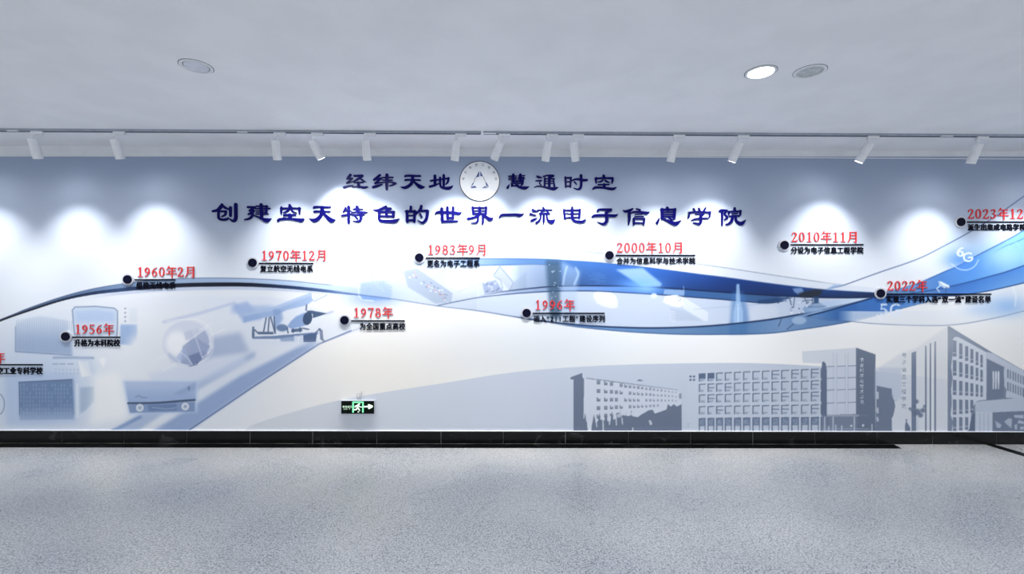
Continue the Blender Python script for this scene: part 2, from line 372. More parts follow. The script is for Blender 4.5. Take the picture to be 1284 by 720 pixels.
def oval(cx, cy, rx, ry, thin, thick, n=20, ph=0.0):
    return [(cx + rx * math.cos(t + ph), cy + ry * math.sin(t + ph), thin + (thick - thin) * abs(math.cos(t + ph)) ** 1.3) for t in [2 * math.pi * k / n for k in range(n + 1)]]
SIX = '.5,.08,.08 .30,.18,.09 .13,.48,.13 .13,.75,.13 .3,.95,.07 .48,.76,.14 .46,.55,.11 .32,.44,.07 .13,.58,.06'
def rot180(sts): return [[(.6 - x, 1.02 - y, w_) for x, y, w_ in st] for st in sts]
DIG = {
 '0': [oval(.31, .5, .21, .45, .065, .14)],
 '1': S('.33,.06,.14 .33,.94,.14;.12,.965,.07 .54,.965,.07;.32,.08,.09 .14,.17,.05'),
 '2': S('.1,.27,.12 .12,.13,.08 .3,.05,.08 .47,.2,.14 .43,.4,.12 .25,.68,.09 .08,.93,.08;.08,.93,.12 .54,.93,.13;.54,.93,.10 .58,.76,.05'),
 '3': S('.1,.2,.11 .28,.05,.08 .45,.2,.13 .4,.4,.09 .24,.47,.06;.24,.47,.06 .45,.58,.1 .48,.76,.14 .34,.95,.08 .15,.93,.08 .08,.82,.11'),
 '5': S('.14,.07,.11 .5,.07,.12;.15,.07,.07 .12,.46,.07;.12,.46,.06 .3,.4,.08 .49,.62,.14 .45,.83,.11 .28,.95,.08 .08,.88,.11'),
 '6': S(SIX), '9': rot180(S(SIX)),
 '7': S('.08,.08,.13 .55,.08,.13;.08,.07,.06 .06,.22,.05;.53,.09,.08 .36,.5,.11 .28,.96,.14'),
 '8': [oval(.3, .27, .17, .21, .07, .12), oval(.31, .72, .21, .23, .07, .14)],
 '年': S('.28,.0,.11 .18,.17,.08 .06,.31,.04;.24,.15,.08 .9,.15,.09;.26,.41,.08 .85,.41,.09;.27,.41,.10 .27,.68,.10;.03,.68,.08 .97,.68,.09;.56,.15,.12 .56,1.06,.11'),
 '月': S('.28,.06,.11 .28,.55,.11 .22,.78,.09 .06,1.02,.04;.28,.07,.08 .84,.07,.09;.82,.05,.13 .82,.92,.13 .74,1.0,.08 .62,.95,.04;.3,.34,.08 .8,.34,.08;.3,.62,.08 .8,.62,.08'),
}
PXM = F_PX / 5.0
UNIT = {}
def unit_date(ch):
    if ch not in UNIT:
        v, f = union_tris(stroke_polys([[(p[0], p[1], p[2] * .97) for p in st] for st in DIG[ch]], 3, 8), 1e-5)
        UNIT[ch] = prism_mesh('date_character', v, f, (0.0, -0.55), M['red'], lambda x, y: (x, 1.0 - y))
    return UNIT[ch]
FONT = {}
def unit_font(ch, bold=0.0, extrude=0.03, m=None, tagname='caption_character'):
    """one character of the built-in font, laid flat on the wall; bold thickens its outline"""
    key = (ch, bold, extrude, m.name)
    if key not in FONT:
        c = bpy.data.curves.new('txt', 'FONT'); c.body = ch; c.resolution_u = 2
        o = bpy.data.objects.new('txt', c); COL.objects.link(o)
        dg = bpy.context.evaluated_depsgraph_get()
        src = bpy.data.meshes.new_from_object(o.evaluated_get(dg))
        bpy.data.objects.remove(o); bpy.data.curves.remove(c)
        V = [(v.co.x, v.co.y) for v in src.vertices]
        polys = []; cnt = {}
        for p in src.polygons:
            q = list(p.vertices)
            ar = sum(V[q[i - 1]][0] * V[q[i]][1] - V[q[i]][0] * V[q[i - 1]][1] for i in range(len(q)))
            if abs(ar) > 1e-9: polys.append([V[i] for i in (q if ar > 0 else q[::-1])])
            for i in range(len(q)):
                e = tuple(sorted((q[i - 1], q[i]))); cnt[e] = cnt.get(e, 0) + 1
        if bold > 0:
            polys += stroke_polys([[(*V[i], bold), (*V[j], bold)] for (i, j), n in cnt.items() if n == 1], 1, 5)
        bpy.data.meshes.remove(src)
        v, f = union_tris(polys, 1e-5)
        FONT[key] = prism_mesh(tagname, v, f, (0.0, -extrude), m, lambda x, y: (x, y))
    return FONT[key]
def place_px(o, u, v, sx, sz, sy, root, y):
    """put a unit glyph so its lower-left corner lies at photo pixel (u, v) on the wall; sizes in photo pixels"""
    p = on_y(u, v, y) - root
    o.location = p; o.rotation_euler = (0, ROLL * 0.7, 0)
    o.scale = (sx / PXM, sy, sz / PXM)

# ------------------------------------------------------------------ the printed mural (ink laid out on the wall sheet)
U0, U1, V0, V1, SS = -150.0, 1434.0, 196.4, 542.0, 2.0
CW, CH = int((U1 - U0) * SS), int(round((V1 - V0) * SS))
cu_ = U0 + (np.arange(CW) + .5) / SS
cv_ = V0 + (np.arange(CH) + .5) / SS
UU, VV = np.meshgrid(cu_, cv_)
INK = np.zeros((CH, CW, 3)); IDS = np.zeros((CH, CW), np.int8)
NAMES = ['mural', 'printed_console', 'printed_satellite', 'printed_radio', 'printed_missile_launcher', 'printed_ribbon', 'printed_building', 'printed_building', 'printed_building', 'printed_chip', 'printed_moon', 'printed_spacecraft', 'printed_rocket', 'printed_dish']
def sm(a, b, x): t = np.clip((x - a) / (b - a), 0, 1); return t * t * (3 - 2 * t)
def win(x0, x1, y0, y1):
    i0, i1 = max(0, int((y0 - V0) * SS)), min(CH, int((y1 - V0) * SS) + 2)
    j0, j1 = max(0, int((x0 - U0) * SS)), min(CW, int((x1 - U0) * SS) + 2)
    return slice(i0, max(i0, i1)), slice(j0, max(j0, j1))
def blur(m, r):
    r = int(r * SS)
    if r < 1: return m
    for _ in range(2):
        for ax in (0, 1):
            p = [(0, 0), (0, 0)]; p[ax] = (r + 1, r)
            c = np.cumsum(np.pad(m, p, mode='edge'), axis=ax)
            m = (np.take(c, range(2 * r + 1, c.shape[ax]), ax) - np.take(c, range(0, c.shape[ax] - 2 * r - 1), ax)) / (2 * r + 1)
    return m
def lay(sl, m, col, idn=None, thr=0.35):
    col = np.asarray(col, float)
    m = m[..., None]
    INK[sl] = INK[sl] * (1 - m) + col * m
    if idn is not None: IDS[sl][m[..., 0] > thr] = idn
def poly(pts, col, a=1.0, soft=0.0, idn=None, fade=None):
    P = np.asarray(pts, float); pad = soft * 3 + 1
    sl = win(P[:, 0].min() - pad, P[:, 0].max() + pad, P[:, 1].min() - pad, P[:, 1].max() + pad)
    x, y = UU[sl], VV[sl]
    if x.size == 0: return
    m = np.zeros(x.shape)
    for ox in (-.17, .17):
        for oy in (-.17, .17):
            ins = np.zeros(x.shape, bool)
            for (x1, y1), (x2, y2) in zip(P, np.roll(P, -1, 0)):
                if y1 == y2: continue
                c = ((y1 > y + oy) != (y2 > y + oy)) & (x + ox < (x2 - x1) * (y + oy - y1) / (y2 - y1) + x1)
                ins ^= c
            m += ins * .25
    m = blur(m, soft) * a
    if fade is not None: m = m * fade(x, y)
    lay(sl, m, col, idn)
def line(pts, wd, col, a=1.0, soft=0.0, smooth=False, idn=None):
    P = [(p + (wd,))[:3] if len(p) == 2 else p for p in pts]
    P = catmull(P, 6) if smooth else np.asarray(P, float)
    pad = wd + 2 + soft * 3
    sl = win(P[:, 0].min() - pad, P[:, 0].max() + pad, P[:, 1].min() - pad, P[:, 1].max() + pad)
    x, y = UU[sl], VV[sl]
    if x.size == 0: return
    m = np.zeros(x.shape)
    for A, B in zip(P[:-1], P[1:]):
        d = B[:2] - A[:2]; L2 = max(d @ d, 1e-9)
        t = np.clip(((x - A[0]) * d[0] + (y - A[1]) * d[1]) / L2, 0, 1)
        ds = np.hypot(x - A[0] - t * d[0], y - A[1] - t * d[1])
        ww = A[2] + (B[2] - A[2]) * t
        m = np.maximum(m, np.clip(ww / 2 - ds + .5, 0, 1) * np.minimum(1, ww + .0))
    lay(sl, blur(m, soft) * a, col, idn)
def disc(cx, cy, rx, ry, col, a=1.0, soft=0.0, rot=0.0, idn=None):
    t = np.linspace(0, 2 * np.pi, 40, endpoint=False)
    c, s = math.cos(rot), math.sin(rot)
    X, Y = rx * np.cos(t), ry * np.sin(t)
    poly(np.stack([cx + X * c - Y * s, cy + X * s + Y * c], 1), col, a, soft, idn)
def ring(cx, cy, rx, ry, wd, col, a=1.0):
    t = np.linspace(0, 2 * np.pi, 41)
    line([(cx + rx * math.cos(k), cy + ry * math.sin(k)) for k in t], wd, col, a)
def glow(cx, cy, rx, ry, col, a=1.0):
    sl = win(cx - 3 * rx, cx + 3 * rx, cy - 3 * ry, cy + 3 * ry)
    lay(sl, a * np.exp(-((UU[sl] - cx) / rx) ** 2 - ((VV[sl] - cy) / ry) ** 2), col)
def curve(pts):
    P = catmull(np.asarray(pts, float), 8)
    o = np.argsort(P[:, 0]); P = P[o]
    return lambda x: np.interp(x, P[:, 0], P[:, 1])
def sheet(top, bot, x0, x1, col, a=1.0, idn=None, fl_=6.0, fr=6.0):
    """area between two curves; col/a may be functions of (x, y, t) with t the height fraction"""
    T, B = top(cu_), bot(cu_)
    lo = min(T[(cu_ > x0) & (cu_ < x1)].min(), B[(cu_ > x0) & (cu_ < x1)].min()); hi = max(T[(cu_ > x0) & (cu_ < x1)].max(), B[(cu_ > x0) & (cu_ < x1)].max())
    sl = win(x0, x1, lo - 1, hi + 1)
    x, y = UU[sl], VV[sl]; t_, b_ = T[sl[1]][None], B[sl[1]][None]
    m = np.clip((y - t_) * SS * .7 + .5, 0, 1) * np.clip((b_ - y) * SS * .7 + .5, 0, 1) * (b_ > t_)
    tt = np.clip((y - t_) / np.maximum(b_ - t_, .5), 0, 1)
    m = m * np.clip((x - x0) / fl_, 0, 1) * np.clip((x1 - x) / fr, 0, 1)
    m = m * (a(x, y, tt) if callable(a) else a)
    lay(sl, m, col(x, y, tt) if callable(col) else col, idn)
def edge(f, x0, x1, wd, col, a=1.0, fl_=8.0, fr=8.0, idn=5):
    P = f(cu_); s = (cu_ > x0) & (cu_ < x1)
    sl = win(x0, x1, P[s].min() - wd - 2, P[s].max() + wd + 2)
    x, y = UU[sl], VV[sl]; g = np.gradient(P, cu_)[sl[1]][None]
    d = np.abs(y - P[sl[1]][None]) / np.sqrt(1 + g * g)
    m = np.clip(wd / 2 - d + .5, 0, 1) * min(1, wd) * np.clip((x - x0) / fl_, 0, 1) * np.clip((x1 - x) / fr, 0, 1)
    lay(sl, m * (a(x) if callable(a) else a), col, idn)
def mixc(stops):
    xs_ = [s[0] for s in stops]; cs = np.array([s[1] for s in stops], float)
    return lambda q: np.stack([np.interp(q, xs_, cs[:, k]) for k in range(3)], -1)
def glyph_ink(strokes, x, y, sx, sy, col, a=1.0, k=1.0):
    for st in strokes:
        P = catmull(st, 3)
        line([(x + p[0] * sx, y + p[1] * sy, p[2] * k * (sx + sy) / 2) for p in P], 1.0, col, a)

# --- background wash
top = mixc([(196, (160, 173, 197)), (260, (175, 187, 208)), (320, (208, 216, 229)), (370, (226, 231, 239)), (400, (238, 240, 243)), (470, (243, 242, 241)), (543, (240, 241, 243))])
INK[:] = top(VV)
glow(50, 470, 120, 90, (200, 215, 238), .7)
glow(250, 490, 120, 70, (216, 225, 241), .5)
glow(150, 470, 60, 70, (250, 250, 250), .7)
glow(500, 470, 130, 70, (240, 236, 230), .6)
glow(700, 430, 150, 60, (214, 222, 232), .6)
# pale hill behind the buildings
hill = curve([(300, 545), (322, 531), (400, 508), (470, 494), (560, 480), (640, 467.5), (720, 460.5), (800, 457), (880, 455.5), (960, 456), (1060, 462), (1170, 474), (1284, 490), (1434, 515)])
low = curve([(-150, 560), (600, 560), (1434, 560)])
sheet(hill, low, 300, 1434, (lambda x, y, t: mixc([(320, (218, 222, 229)), (620, (204, 212, 226)), (760, (197, 206, 222)), (1000, (197, 205, 221)), (1130, (206, 212, 225)), (1434, (208, 215, 228))])(x)), lambda x, y, t: .95 * (1 - .45 * sm(1080, 1180, x)))  # hill paler to the right, lamplight there put into the ink
# diagonal collage sheet on the left
sheetL = [(-150, 560), (-150, 420), (60, 392), (180, 372), (340, 372), (470, 405), (455, 413), (400, 431), (320, 483), (230, 545)]
poly(sheetL, (214, 223, 240), .55, 1.0, fade=lambda x, y: .35 + .65 * sm(200, 330, x) + .2 * sm(470, 540, y))
bandA = [(230, 545), (320, 483), (400, 431), (388, 428), (300, 472), (185, 545)]
poly(bandA, (146, 168, 208), .8, 2.0)
line([(232, 543), (320, 483.5), (400, 431.5), (440, 415)], 1.8, (104, 124, 168), .8)
line([(400, 431.5), (455, 410)], 1.0, (150, 164, 196), .5)
poly([(140, 545), (160, 528), (250, 476), (320, 440), (320, 448), (250, 488), (166, 545)], (160, 180, 214), .65, 2.0)
line([(140, 541), (176, 523)], 4, (120, 148, 196), .7, 1.0)
line([(205, 404), (250, 393), (294, 380), (300, 388)], 3, (180, 192, 224), .6, 1.2)
poly([(291, 383), (310, 378), (330, 400), (305, 404)], (160, 182, 224), .7, 1.5)

# --- old computer console
C1 = 1
glow(60, 490, 60, 45, (186, 204, 232), .6)
poly([(6, 470), (95, 468), (96, 530), (8, 534)], (178, 198, 230), .5, 3, C1)
poly([(90.5, 387.5), (94, 385), (120, 384.2), (143, 386.5), (147.5, 390), (147, 425), (120, 424), (94, 423), (92, 405)], (206, 219, 238), .9, .5, C1)
line([(93.5, 420), (92, 405), (90.8, 389), (94, 385.2), (120, 384.4), (143, 386.6), (147.2, 390), (147.4, 405), (146.4, 424)], 1.6, (138, 158, 188), .9, idn=C1)
poly([(94, 390), (120, 388), (144, 391), (144, 404), (95, 404)], (180, 202, 234), .7, 2)
poly([(19.5, 441), (20, 405), (50, 396), (84, 402), (91, 446)], (160, 180, 210), .8, 1.5, C1, fade=lambda x, y: .25 + .75 * sm(398, 432, y))
for i in range(26):
    x = 21 + i * 2.75
    line([(x, 404 - 6 * math.exp(-((x - 50) / 30) ** 2)), (x + .3, 442)], .8, (142, 163, 196), .5)
for i in range(16): line([(20, 406 + i * 2.3), (90, 408 + i * 2.4)], .6, (196, 208, 228), .45)
line([(19.5, 410), (19.5, 441), (90, 445.5)], .9, (112, 132, 166), .8)
poly([(23.5, 479.5), (91, 476), (93, 526), (24.5, 527)], (118, 142, 178), .92, .6, C1, fade=lambda x, y: 1 - .65 * sm(505, 530, y))
for i in range(17):
    x = 26 + i * 3.9
    for j in range(9):
        if rng.random() < .75: line([(x, 482 + j * 5), (x + .2, 484.4 + j * 5)], 1.0, (176, 194, 218), .6)
line([(23.5, 479.5), (91, 476)], 1.2, (92, 108, 138), .8)
line([(24, 480), (24.5, 520)], 1.0, (100, 118, 150), .7); line([(92.5, 477), (93, 520)], 1.0, (140, 158, 186), .7)
poly([(66, 447), (118, 447.5), (118, 450.5), (66, 450)], (150, 170, 200), .7, .5, C1)
for x in (66, 75, 85): line([(x, 456.5), (x + 6.5, 456.5)], .9, (108, 124, 150), .8)
for i in range(14): disc(70 + (i % 7) * 4.6, 463 + (i // 7) * 5 + rng.random(), .8, .6, (150, 166, 192), .7)
poly([(98, 452.5), (110, 454), (115, 471), (102, 473)], (240, 243, 246), .9, .4, C1)
poly([(96, 448), (116, 449), (122, 470), (112, 472)], (196, 210, 232), .3, 2)
poly([(100, 486), (118, 485), (118, 503), (108, 514), (100.5, 519)], (172, 190, 214), .8, 1.0, C1)
line([(96.5, 482), (97, 524)], 2.2, (226, 232, 240), .8)
poly([(151, 407), (172, 407), (171, 433), (150, 432)], (158, 184, 224), .85, 1.2, C1, fade=lambda x, y: 1 - .75 * sm(414, 433, y) * sm(150, 170, x) - .3 * sm(160, 172, x))
for k_ in range(4): disc(157, 387 + k_ * 5.3, 1.2, 1.3, (164, 176, 196), .9)
poly([(162, 386), (172, 386), (172, 404), (162, 404)], (216, 224, 236), .6, 1)
poly([(124, 452), (128, 448), (133, 450), (130, 462)], (246, 247, 250), .8, 1)
poly([(118, 470), (150, 466), (160, 525), (112, 535)], (248, 249, 250), .8, 5)
ring(-2, 507, 7.5, 13, 1.0, (110, 126, 154), .8)

# --- globe-shaped satellite
def z6(x, y): return (150 + x / 4.23, 380 + y / 4.364)
P6 = lambda s: [z6(*[float(k) for k in p.split(',')]) for p in s.split()]
poly(P6('400,330 480,190 640,160 690,270 500,300'), (170, 184, 214), .75, 3)
poly(P6('150,390 330,345 640,285 690,330 420,440 180,440'), (214, 222, 240), .6, 3)
disc(234.5, 431, 31, 29.5, (214, 220, 236), .85, .8, idn=2)
disc(222, 431, 15, 16, (246, 247, 251), .9, 3.5)
for s, c in (('335,235 400,180 440,215 480,230 455,290 410,330 370,345 325,330', (138, 152, 190)), ('340,240 365,290 325,325 300,300', (178, 192, 224)), ('400,180 450,150 490,215 440,235', (160, 172, 204)), ('370,150 420,140 440,160 390,200', (206, 212, 230)), ('365,290 420,270 440,310 390,345', (110, 124, 164)), ('420,265 450,262 470,285 445,310', (150, 162, 198)), ('340,160 380,150 395,190 350,205', (196, 203, 224)), ('470,175 492,200 494,250 476,235', (236, 238, 246)), ('255,270 300,300 320,335 270,320', (192, 202, 226))):
    poly(P6(s), c, .62, .5, 2)
for s in ('250,100 330,90 420,95 480,140 497,215 480,290 400,345', '335,235 400,180 470,130', '300,250 360,300 390,345', '400,180 440,300', '240,290 300,330 380,345', '420,150 490,110', '480,180 560,140', '250,280 170,330', '300,330 230,370', '440,300 475,270 492,240'):
    line(P6(s), .9, (244, 246, 250), .75, smooth=len(s.split()) > 3)
line(P6('370,347 410,338 415,325'), 1.3, (84, 100, 140), .8)
ring(234.5, 431, 30.5, 29, .8, (232, 236, 244), .7)

# --- transistor radio
poly(P6('15,425 420,425 412,600 50,612'), (196, 211, 236), .8, 1.5, 3)
poly(P6('28,430 405,432 402,530 45,545'), (164, 184, 218), .9, .8, 3, fade=lambda x, y: .45 + .55 * sm(480, 502, y))
poly(P6('44,555 400,540 398,595 55,602'), (136, 158, 194), .9, .5, 3)
poly(P6('150,560 300,553 305,588 155,592'), (110, 132, 172), .6, .6)
line(P6('45,549 200,546 398,531'), 2.6, (72, 90, 122), .9, smooth=True)
line(P6('170,572 250,580 300,574'), .9, (196, 208, 226), .7)
for cx, cy in ((107, 574), (348, 567)):
    x, y = z6(cx, cy); disc(x, y, 5.2, 5.2, (222, 228, 238), .95); disc(x, y, 2.3, 2.3, (168, 182, 206), .9); ring(x, y, 5.2, 5.2, .8, (120, 138, 170), .6)
line(P6('85,515 105,506 115,518 145,518'), .8, (96, 112, 146), .8)
line(P6('362,470 368,458 370,478'), 1.2, (96, 112, 146), .8)
poly(P6('280,500 405,432 402,470 330,500'), (140, 160, 198), .4, 1.5)

# --- missile on a launcher lorry
def z7(x, y): return (290 + x / 8.0, 350 + y / 8.0)
P7 = lambda s: [z7(*[float(k) for k in p.split(',')]) for p in s.split()]
poly(P7('0,270 420,265 430,300 130,350 0,340'), (172, 192, 228), .7, 2)
poly(P7('120,345 430,280 800,135 835,205 760,262 560,310 430,372 290,395 120,440'), (160, 184, 222), .9, .8, 4)
poly(P7('120,345 430,280 800,135 805,160 430,310 125,375'), (196, 212, 236), .6, 1)
poly(P7('420,300 500,310 520,400 440,520 430,420'), (140, 166, 210), .75, 1.5, 4)
disc(*z7(850, 168), 5.4, 6, (232, 236, 242), .95, .3, idn=4); ring(*z7(848, 165), 2.5, 3, .8, (140, 160, 196), .7)
line(P7('830,225 960,160'), 1.4, (150, 172, 208), .7)
poly(P7('560,475 600,420 650,375 740,335 800,440 700,480 600,500'), (142, 168, 212), .9, .5, 4)
disc(*z7(765, 395), 5.8, 8.5, (66, 86, 118), .95, .3, rot=.25, idn=4)
poly(P7('745,318 800,315 965,345 890,370 820,392 815,350'), (70, 92, 126), .9, .3, 4)
line(P7('965,345 1020,325'), 2.5, (168, 180, 206), .6, .6)
disc(*z7(510, 490), 7, 4.5, (92, 118, 160), .8, .6, idn=4)
poly(P7('270,530 420,528 425,555 275,555'), (86, 106, 140), .85, .4, 4)
poly(P7('210,580 430,570 870,532 875,552 440,602 215,600'), (112, 134, 172), .9, .4, 4)
for s in ('350,390 325,525', '380,390 370,525', '395,380 440,545', '430,380 440,540', '755,262 750,310', '235,510 270,545', '560,490 570,540', '620,500 620,535', '690,490 690,530', '720,495 775,505'):
    line(P7(s), 1.6, (78, 98, 134), .9, idn=4)
poly(P7('210,480 230,478 235,590 205,590'), (98, 118, 152), .9, .4, 4)
poly(P7('600,505 710,490 712,525 600,535'), (80, 100, 136), .85, .3, 4)
poly(P7('480,590 640,580 640,625 500,628'), (134, 156, 192), .8, .6, 4)
poly(P7('720,570 770,555 860,545 848,630 725,635'), (78, 100, 138), .9, .4, 4)
poly(P7('630,570 665,566 665,628 632,628'), (210, 220, 236), .9, .3); poly(P7('680,566 718,562 720,645 684,640'), (210, 220, 236), .9, .3)
line(P7('850,535 890,500 900,600 930,620'), 1.8, (102, 120, 152), .85, idn=4); line(P7('880,500 910,520 915,600'), 1.6, (92, 110, 144), .85)
poly(P7('150,600 900,640 880,680 160,640'), (214, 222, 238), .5, 3)

# --- the flowing blue ribbon
R = 5
La = curve([(-150, 462), (-60, 425), (0, 400.5), (40, 385), (80, 371.5), (115, 362.5), (150, 356.5), (190, 351.5), (220, 349.8), (260, 348.6), (310, 349.4), (360, 352), (400, 356), (440, 360), (480, 368)])
Lm = curve([(-150, 463), (-60, 426.5), (0, 401.5), (40, 387), (80, 374), (115, 366), (150, 361.5), (190, 357), (220, 355.5), (260, 354.4), (310, 354.6), (360, 358), (400, 362), (440, 367.2), (480, 371)])
Lb = curve([(-150, 465), (-60, 428.5), (0, 403.5), (40, 389.5), (80, 377), (115, 370), (150, 366), (190, 362.5), (220, 360.6), (260, 359.6), (310, 359.6), (360, 362.2), (400, 366), (440, 370), (480, 373.5)])
Ls = curve([(100, 377), (150, 370), (220, 365), (300, 363.4), (380, 367), (440, 374)])
sheet(Lb, Ls, 110, 440, (186, 198, 222), .75, None, 40, 60)
sheet(La, Lm, -150, 480, lambda x, y, t: mixc([(0, (70, 88, 120)), (90, (96, 122, 160)), (200, (146, 168, 200)), (300, (170, 190, 218)), (400, (184, 204, 232)), (480, (196, 212, 236))])(x), lambda x, y, t: 1 - .5 * sm(440, 480, x), R, 2, 20)
sheet(Lm, Lb, -150, 480, lambda x, y, t: mixc([(0, (10, 14, 26)), (80, (26, 42, 72)), (150, (52, 76, 118)), (210, (22, 32, 58)), (300, (14, 22, 44)), (370, (44, 66, 108)), (420, (84, 112, 160)), (480, (120, 146, 190))])(x), 1.0, R, 2, 6)
edge(La, 20, 420, .9, (60, 80, 116), .7)
Lt = curve([(430, 367.5), (470, 372), (500, 376.2), (547, 383.7), (600, 390), (640, 396.5), (690, 404), (740, 408.7), (800, 411.2), (850, 410.8), (900, 408), (960, 401.5), (1000, 394.8), (1040, 386.5), (1070, 380), (1100, 372.5)])
# microchip
glow(470, 372, 34, 14, (140, 170, 220), .85)
poly([(452, 355), (482, 352), (492, 360), (490, 376), (453, 377)], (122, 156, 212), .75, 1.0, 9)
line([(449, 356), (450, 371), (454, 376), (468, 377.5)], 1.0, (232, 240, 250), .85)
poly([(459, 361), (466, 360.5), (466.5, 367), (459.5, 367.5)], (120, 152, 206), .6, .6)
for i in range(7): line([(466 + i * 4.2, 347 + (i % 3) * 2), (466 + i * 4.2, 356)], .8, (208, 220, 238), .7)
for i in range(8): line([(470 + i * 3, 356 + (i % 4) * 3), (473 + i * 3, 356 + (i % 4) * 3)], .8, (230, 237, 247), .7)
line([(466.5, 345), (466.5, 354)], .8, (120, 140, 172), .6)
for i in range(12): line([(440 + i * 4, 376), (440 + i * 4, 384)], .7, (196, 208, 230), .6)

B_top = curve([(400, 348), (440, 340), (480, 334.5), (520, 329.5), (560, 326.5), (600, 324.6), (640, 324.3), (680, 325), (710, 326.6), (750, 329.4), (800, 334.2), (850, 340.4), (880, 344.4), (910, 348), (960, 354.8), (1000, 359.8), (1040, 363.8), (1100, 367.2), (1160, 369)])
T_top = curve([(400, 345), (470, 330), (540, 319), (600, 314.2), (640, 313.6), (700, 314.8), (760, 318), (820, 324), (870, 330.4), (910, 336), (960, 343.6), (1010, 351), (1050, 356.4), (1100, 361), (1150, 364)])
L1 = curve([(540, 386), (600, 372), (625, 366.8), (640, 364.6), (665, 361.8), (690, 359.6), (720, 358.6), (760, 358.6), (800, 359.6), (840, 361.6), (880, 364.6), (910, 366.8), (960, 370.2), (1000, 372.2), (1050, 373.6), (1100, 373.6), (1150, 373)])
L2 = curve([(535, 386), (547, 383.7), (570, 378.8), (600, 373.2), (640, 368.8), (670, 366.6), (700, 365.2), (740, 365), (780, 366.8), (820, 369.2), (860, 372.2), (910, 376), (950, 379.6), (965, 380.2), (985, 377), (1000, 374)])
Bb = curve([(547, 383.7), (600, 390.4), (640, 397.4), (690, 405.6), (720, 409.6), (760, 413.8), (800, 417), (850, 419.3), (900, 419.6), (960, 418.4), (1000, 413.8), (1040, 408), (1075, 401.6), (1100, 395.4), (1130, 387), (1160, 379.3), (1190, 372.4), (1230, 366.6), (1284, 354.8), (1434, 318)])
# translucent veil above, and between
sheet(T_top, B_top, 480, 1150, (202, 212, 228), lambda x, y, t: .75 * sm(480, 600, x) * (1 - .3 * sm(700, 800, x)), R, 30, 30)
edge(T_top, 520, 1060, .9, (108, 126, 156), lambda x: .3 + .5 * sm(560, 640, x), 60, 40)
sheet(B_top, Lt, 400, 600, lambda x, y, t: mixc([(400, (200, 211, 228)), (500, (184, 199, 222)), (600, (166, 182, 208))])(x), lambda x, y, t: .6 * sm(400, 470, x), R, 30, 2)
sheet(B_top, Lt, 598, 1075, (184, 198, 222), lambda x, y, t: .85 - .1 * t, R, 2, 30)
glow(580, 356, 22, 12, (226, 231, 238), .7)
# circuit board strip, scanned blocks
def z8(x, y): return (440 + x / 5.836, 310 + y / 5.84)
P8 = lambda s: [z8(*[float(k) for k in p.split(',')]) for p in s.split()]
poly(P8('390,180 480,160 740,340 730,400 620,410 420,290'), (164, 178, 200), .9, 1.2, R)
for i in range(34):
    t_, q_ = rng.random(), rng.random()
    x, y = z8(430 + 290 * t_ + 30 * q_ - 10, 185 + 190 * t_ + 20 - 50 * q_ + 10)
    poly([(x, y), (x + 2.4, y + 1.5), (x + 1.6, y + 2.9), (x - .8, y + 1.4)], [(214, 222, 233), (132, 148, 178), (196, 166, 180)][i % 3], .8)
line(P8('480,160 740,340'), .8, (160, 176, 204), .5); line(P8('340,150 380,190'), 1.0, (140, 166, 210), .6)
poly(P8('1045,205 1090,140 1190,260 1160,320 1110,260'), (176, 186, 206), .95, .5, R)
poly(P8('960,265 1060,240 1115,320 980,345'), (150, 164, 194), .9, .8, R)
for i in range(16):
    x, y = z8(975 + rng.random() * 130, 255 + rng.random() * 70); poly([(x, y), (x + 3, y - .6), (x + 2.6, y + 1.6), (x - .4, y + 2)], (198, 207, 223) if i % 2 else (116, 132, 166), .75)
line(P8('1050,215 1095,240 1110,300'), 1.3, (130, 148, 180), .7); line(P8('780,330 960,265'), .8, (160, 174, 200), .6)
line(P8('1045,205 1090,140 1190,260 1160,320'), 1.0, (112, 128, 160), .7)
line(P8('390,180 480,160 740,340 730,400 620,410 420,290 390,180'), .8, (128, 144, 176), .5)
poly(P8('1190,260 1284,180 1284,320 1150,330'), (148, 164, 186), .75, 1.2, R)
# deep blue band
blue = lambda x, y, t: mixc([(580, (150, 172, 204)), (640, (96, 130, 176)), (700, (66, 104, 158)), (740, (64, 112, 184)), (800, (52, 108, 196)), (850, (34, 82, 160)), (900, (22, 64, 136)), (960, (18, 56, 122)), (1010, (26, 66, 132)), (1060, (30, 62, 118)), (1100, (22, 44, 90)), (1160, (20, 36, 70))])(x) * (1.04 - .22 * t)[..., None]
B_b2 = curve([(500, 334), (560, 334), (600, 333), (640, 332.4), (680, 332), (720, 336), (760, 358)])
sheet(B_top, B_b2, 500, 702, lambda x, y, t: mixc([(500, (190, 206, 230)), (600, (128, 158, 200)), (640, (92, 130, 180)), (700, (70, 112, 168))])(x), lambda x, y, t: .9 * sm(500, 600, x), R, 20, 2)
edge(B_b2, 570, 700, 1.0, (56, 90, 140), .8, 30, 2)
sheet(B_b2, L1, 640, 702, lambda x, y, t: mixc([(640, (158, 174, 198)), (680, (120, 142, 176)), (702, (84, 112, 152))])(x), .75, R, 12, 2)
sheet(B_top, L1, 700, 1150, blue, .97, R, 2, 12)
sheet(L1, L2, 625, 985, lambda x, y, t: mixc([(625, (170, 184, 210)), (690, (128, 150, 184)), (740, (110, 148, 206)), (800, (78, 128, 208)), (860, (46, 92, 152)), (920, (56, 98, 150)), (985, (50, 84, 132))])(x), .92, R, 10, 10)
edge(B_top, 560, 1100, 1.1, (52, 92, 150), .8, 40, 10)
edge(L1, 600, 1100, 1.5, (16, 34, 76), lambda x: .3 + .6 * sm(600, 690, x), 20, 6)
edge(L2, 545, 990, 1.3, (30, 54, 100), lambda x: .55 + .4 * sm(600, 690, x), 6, 10)
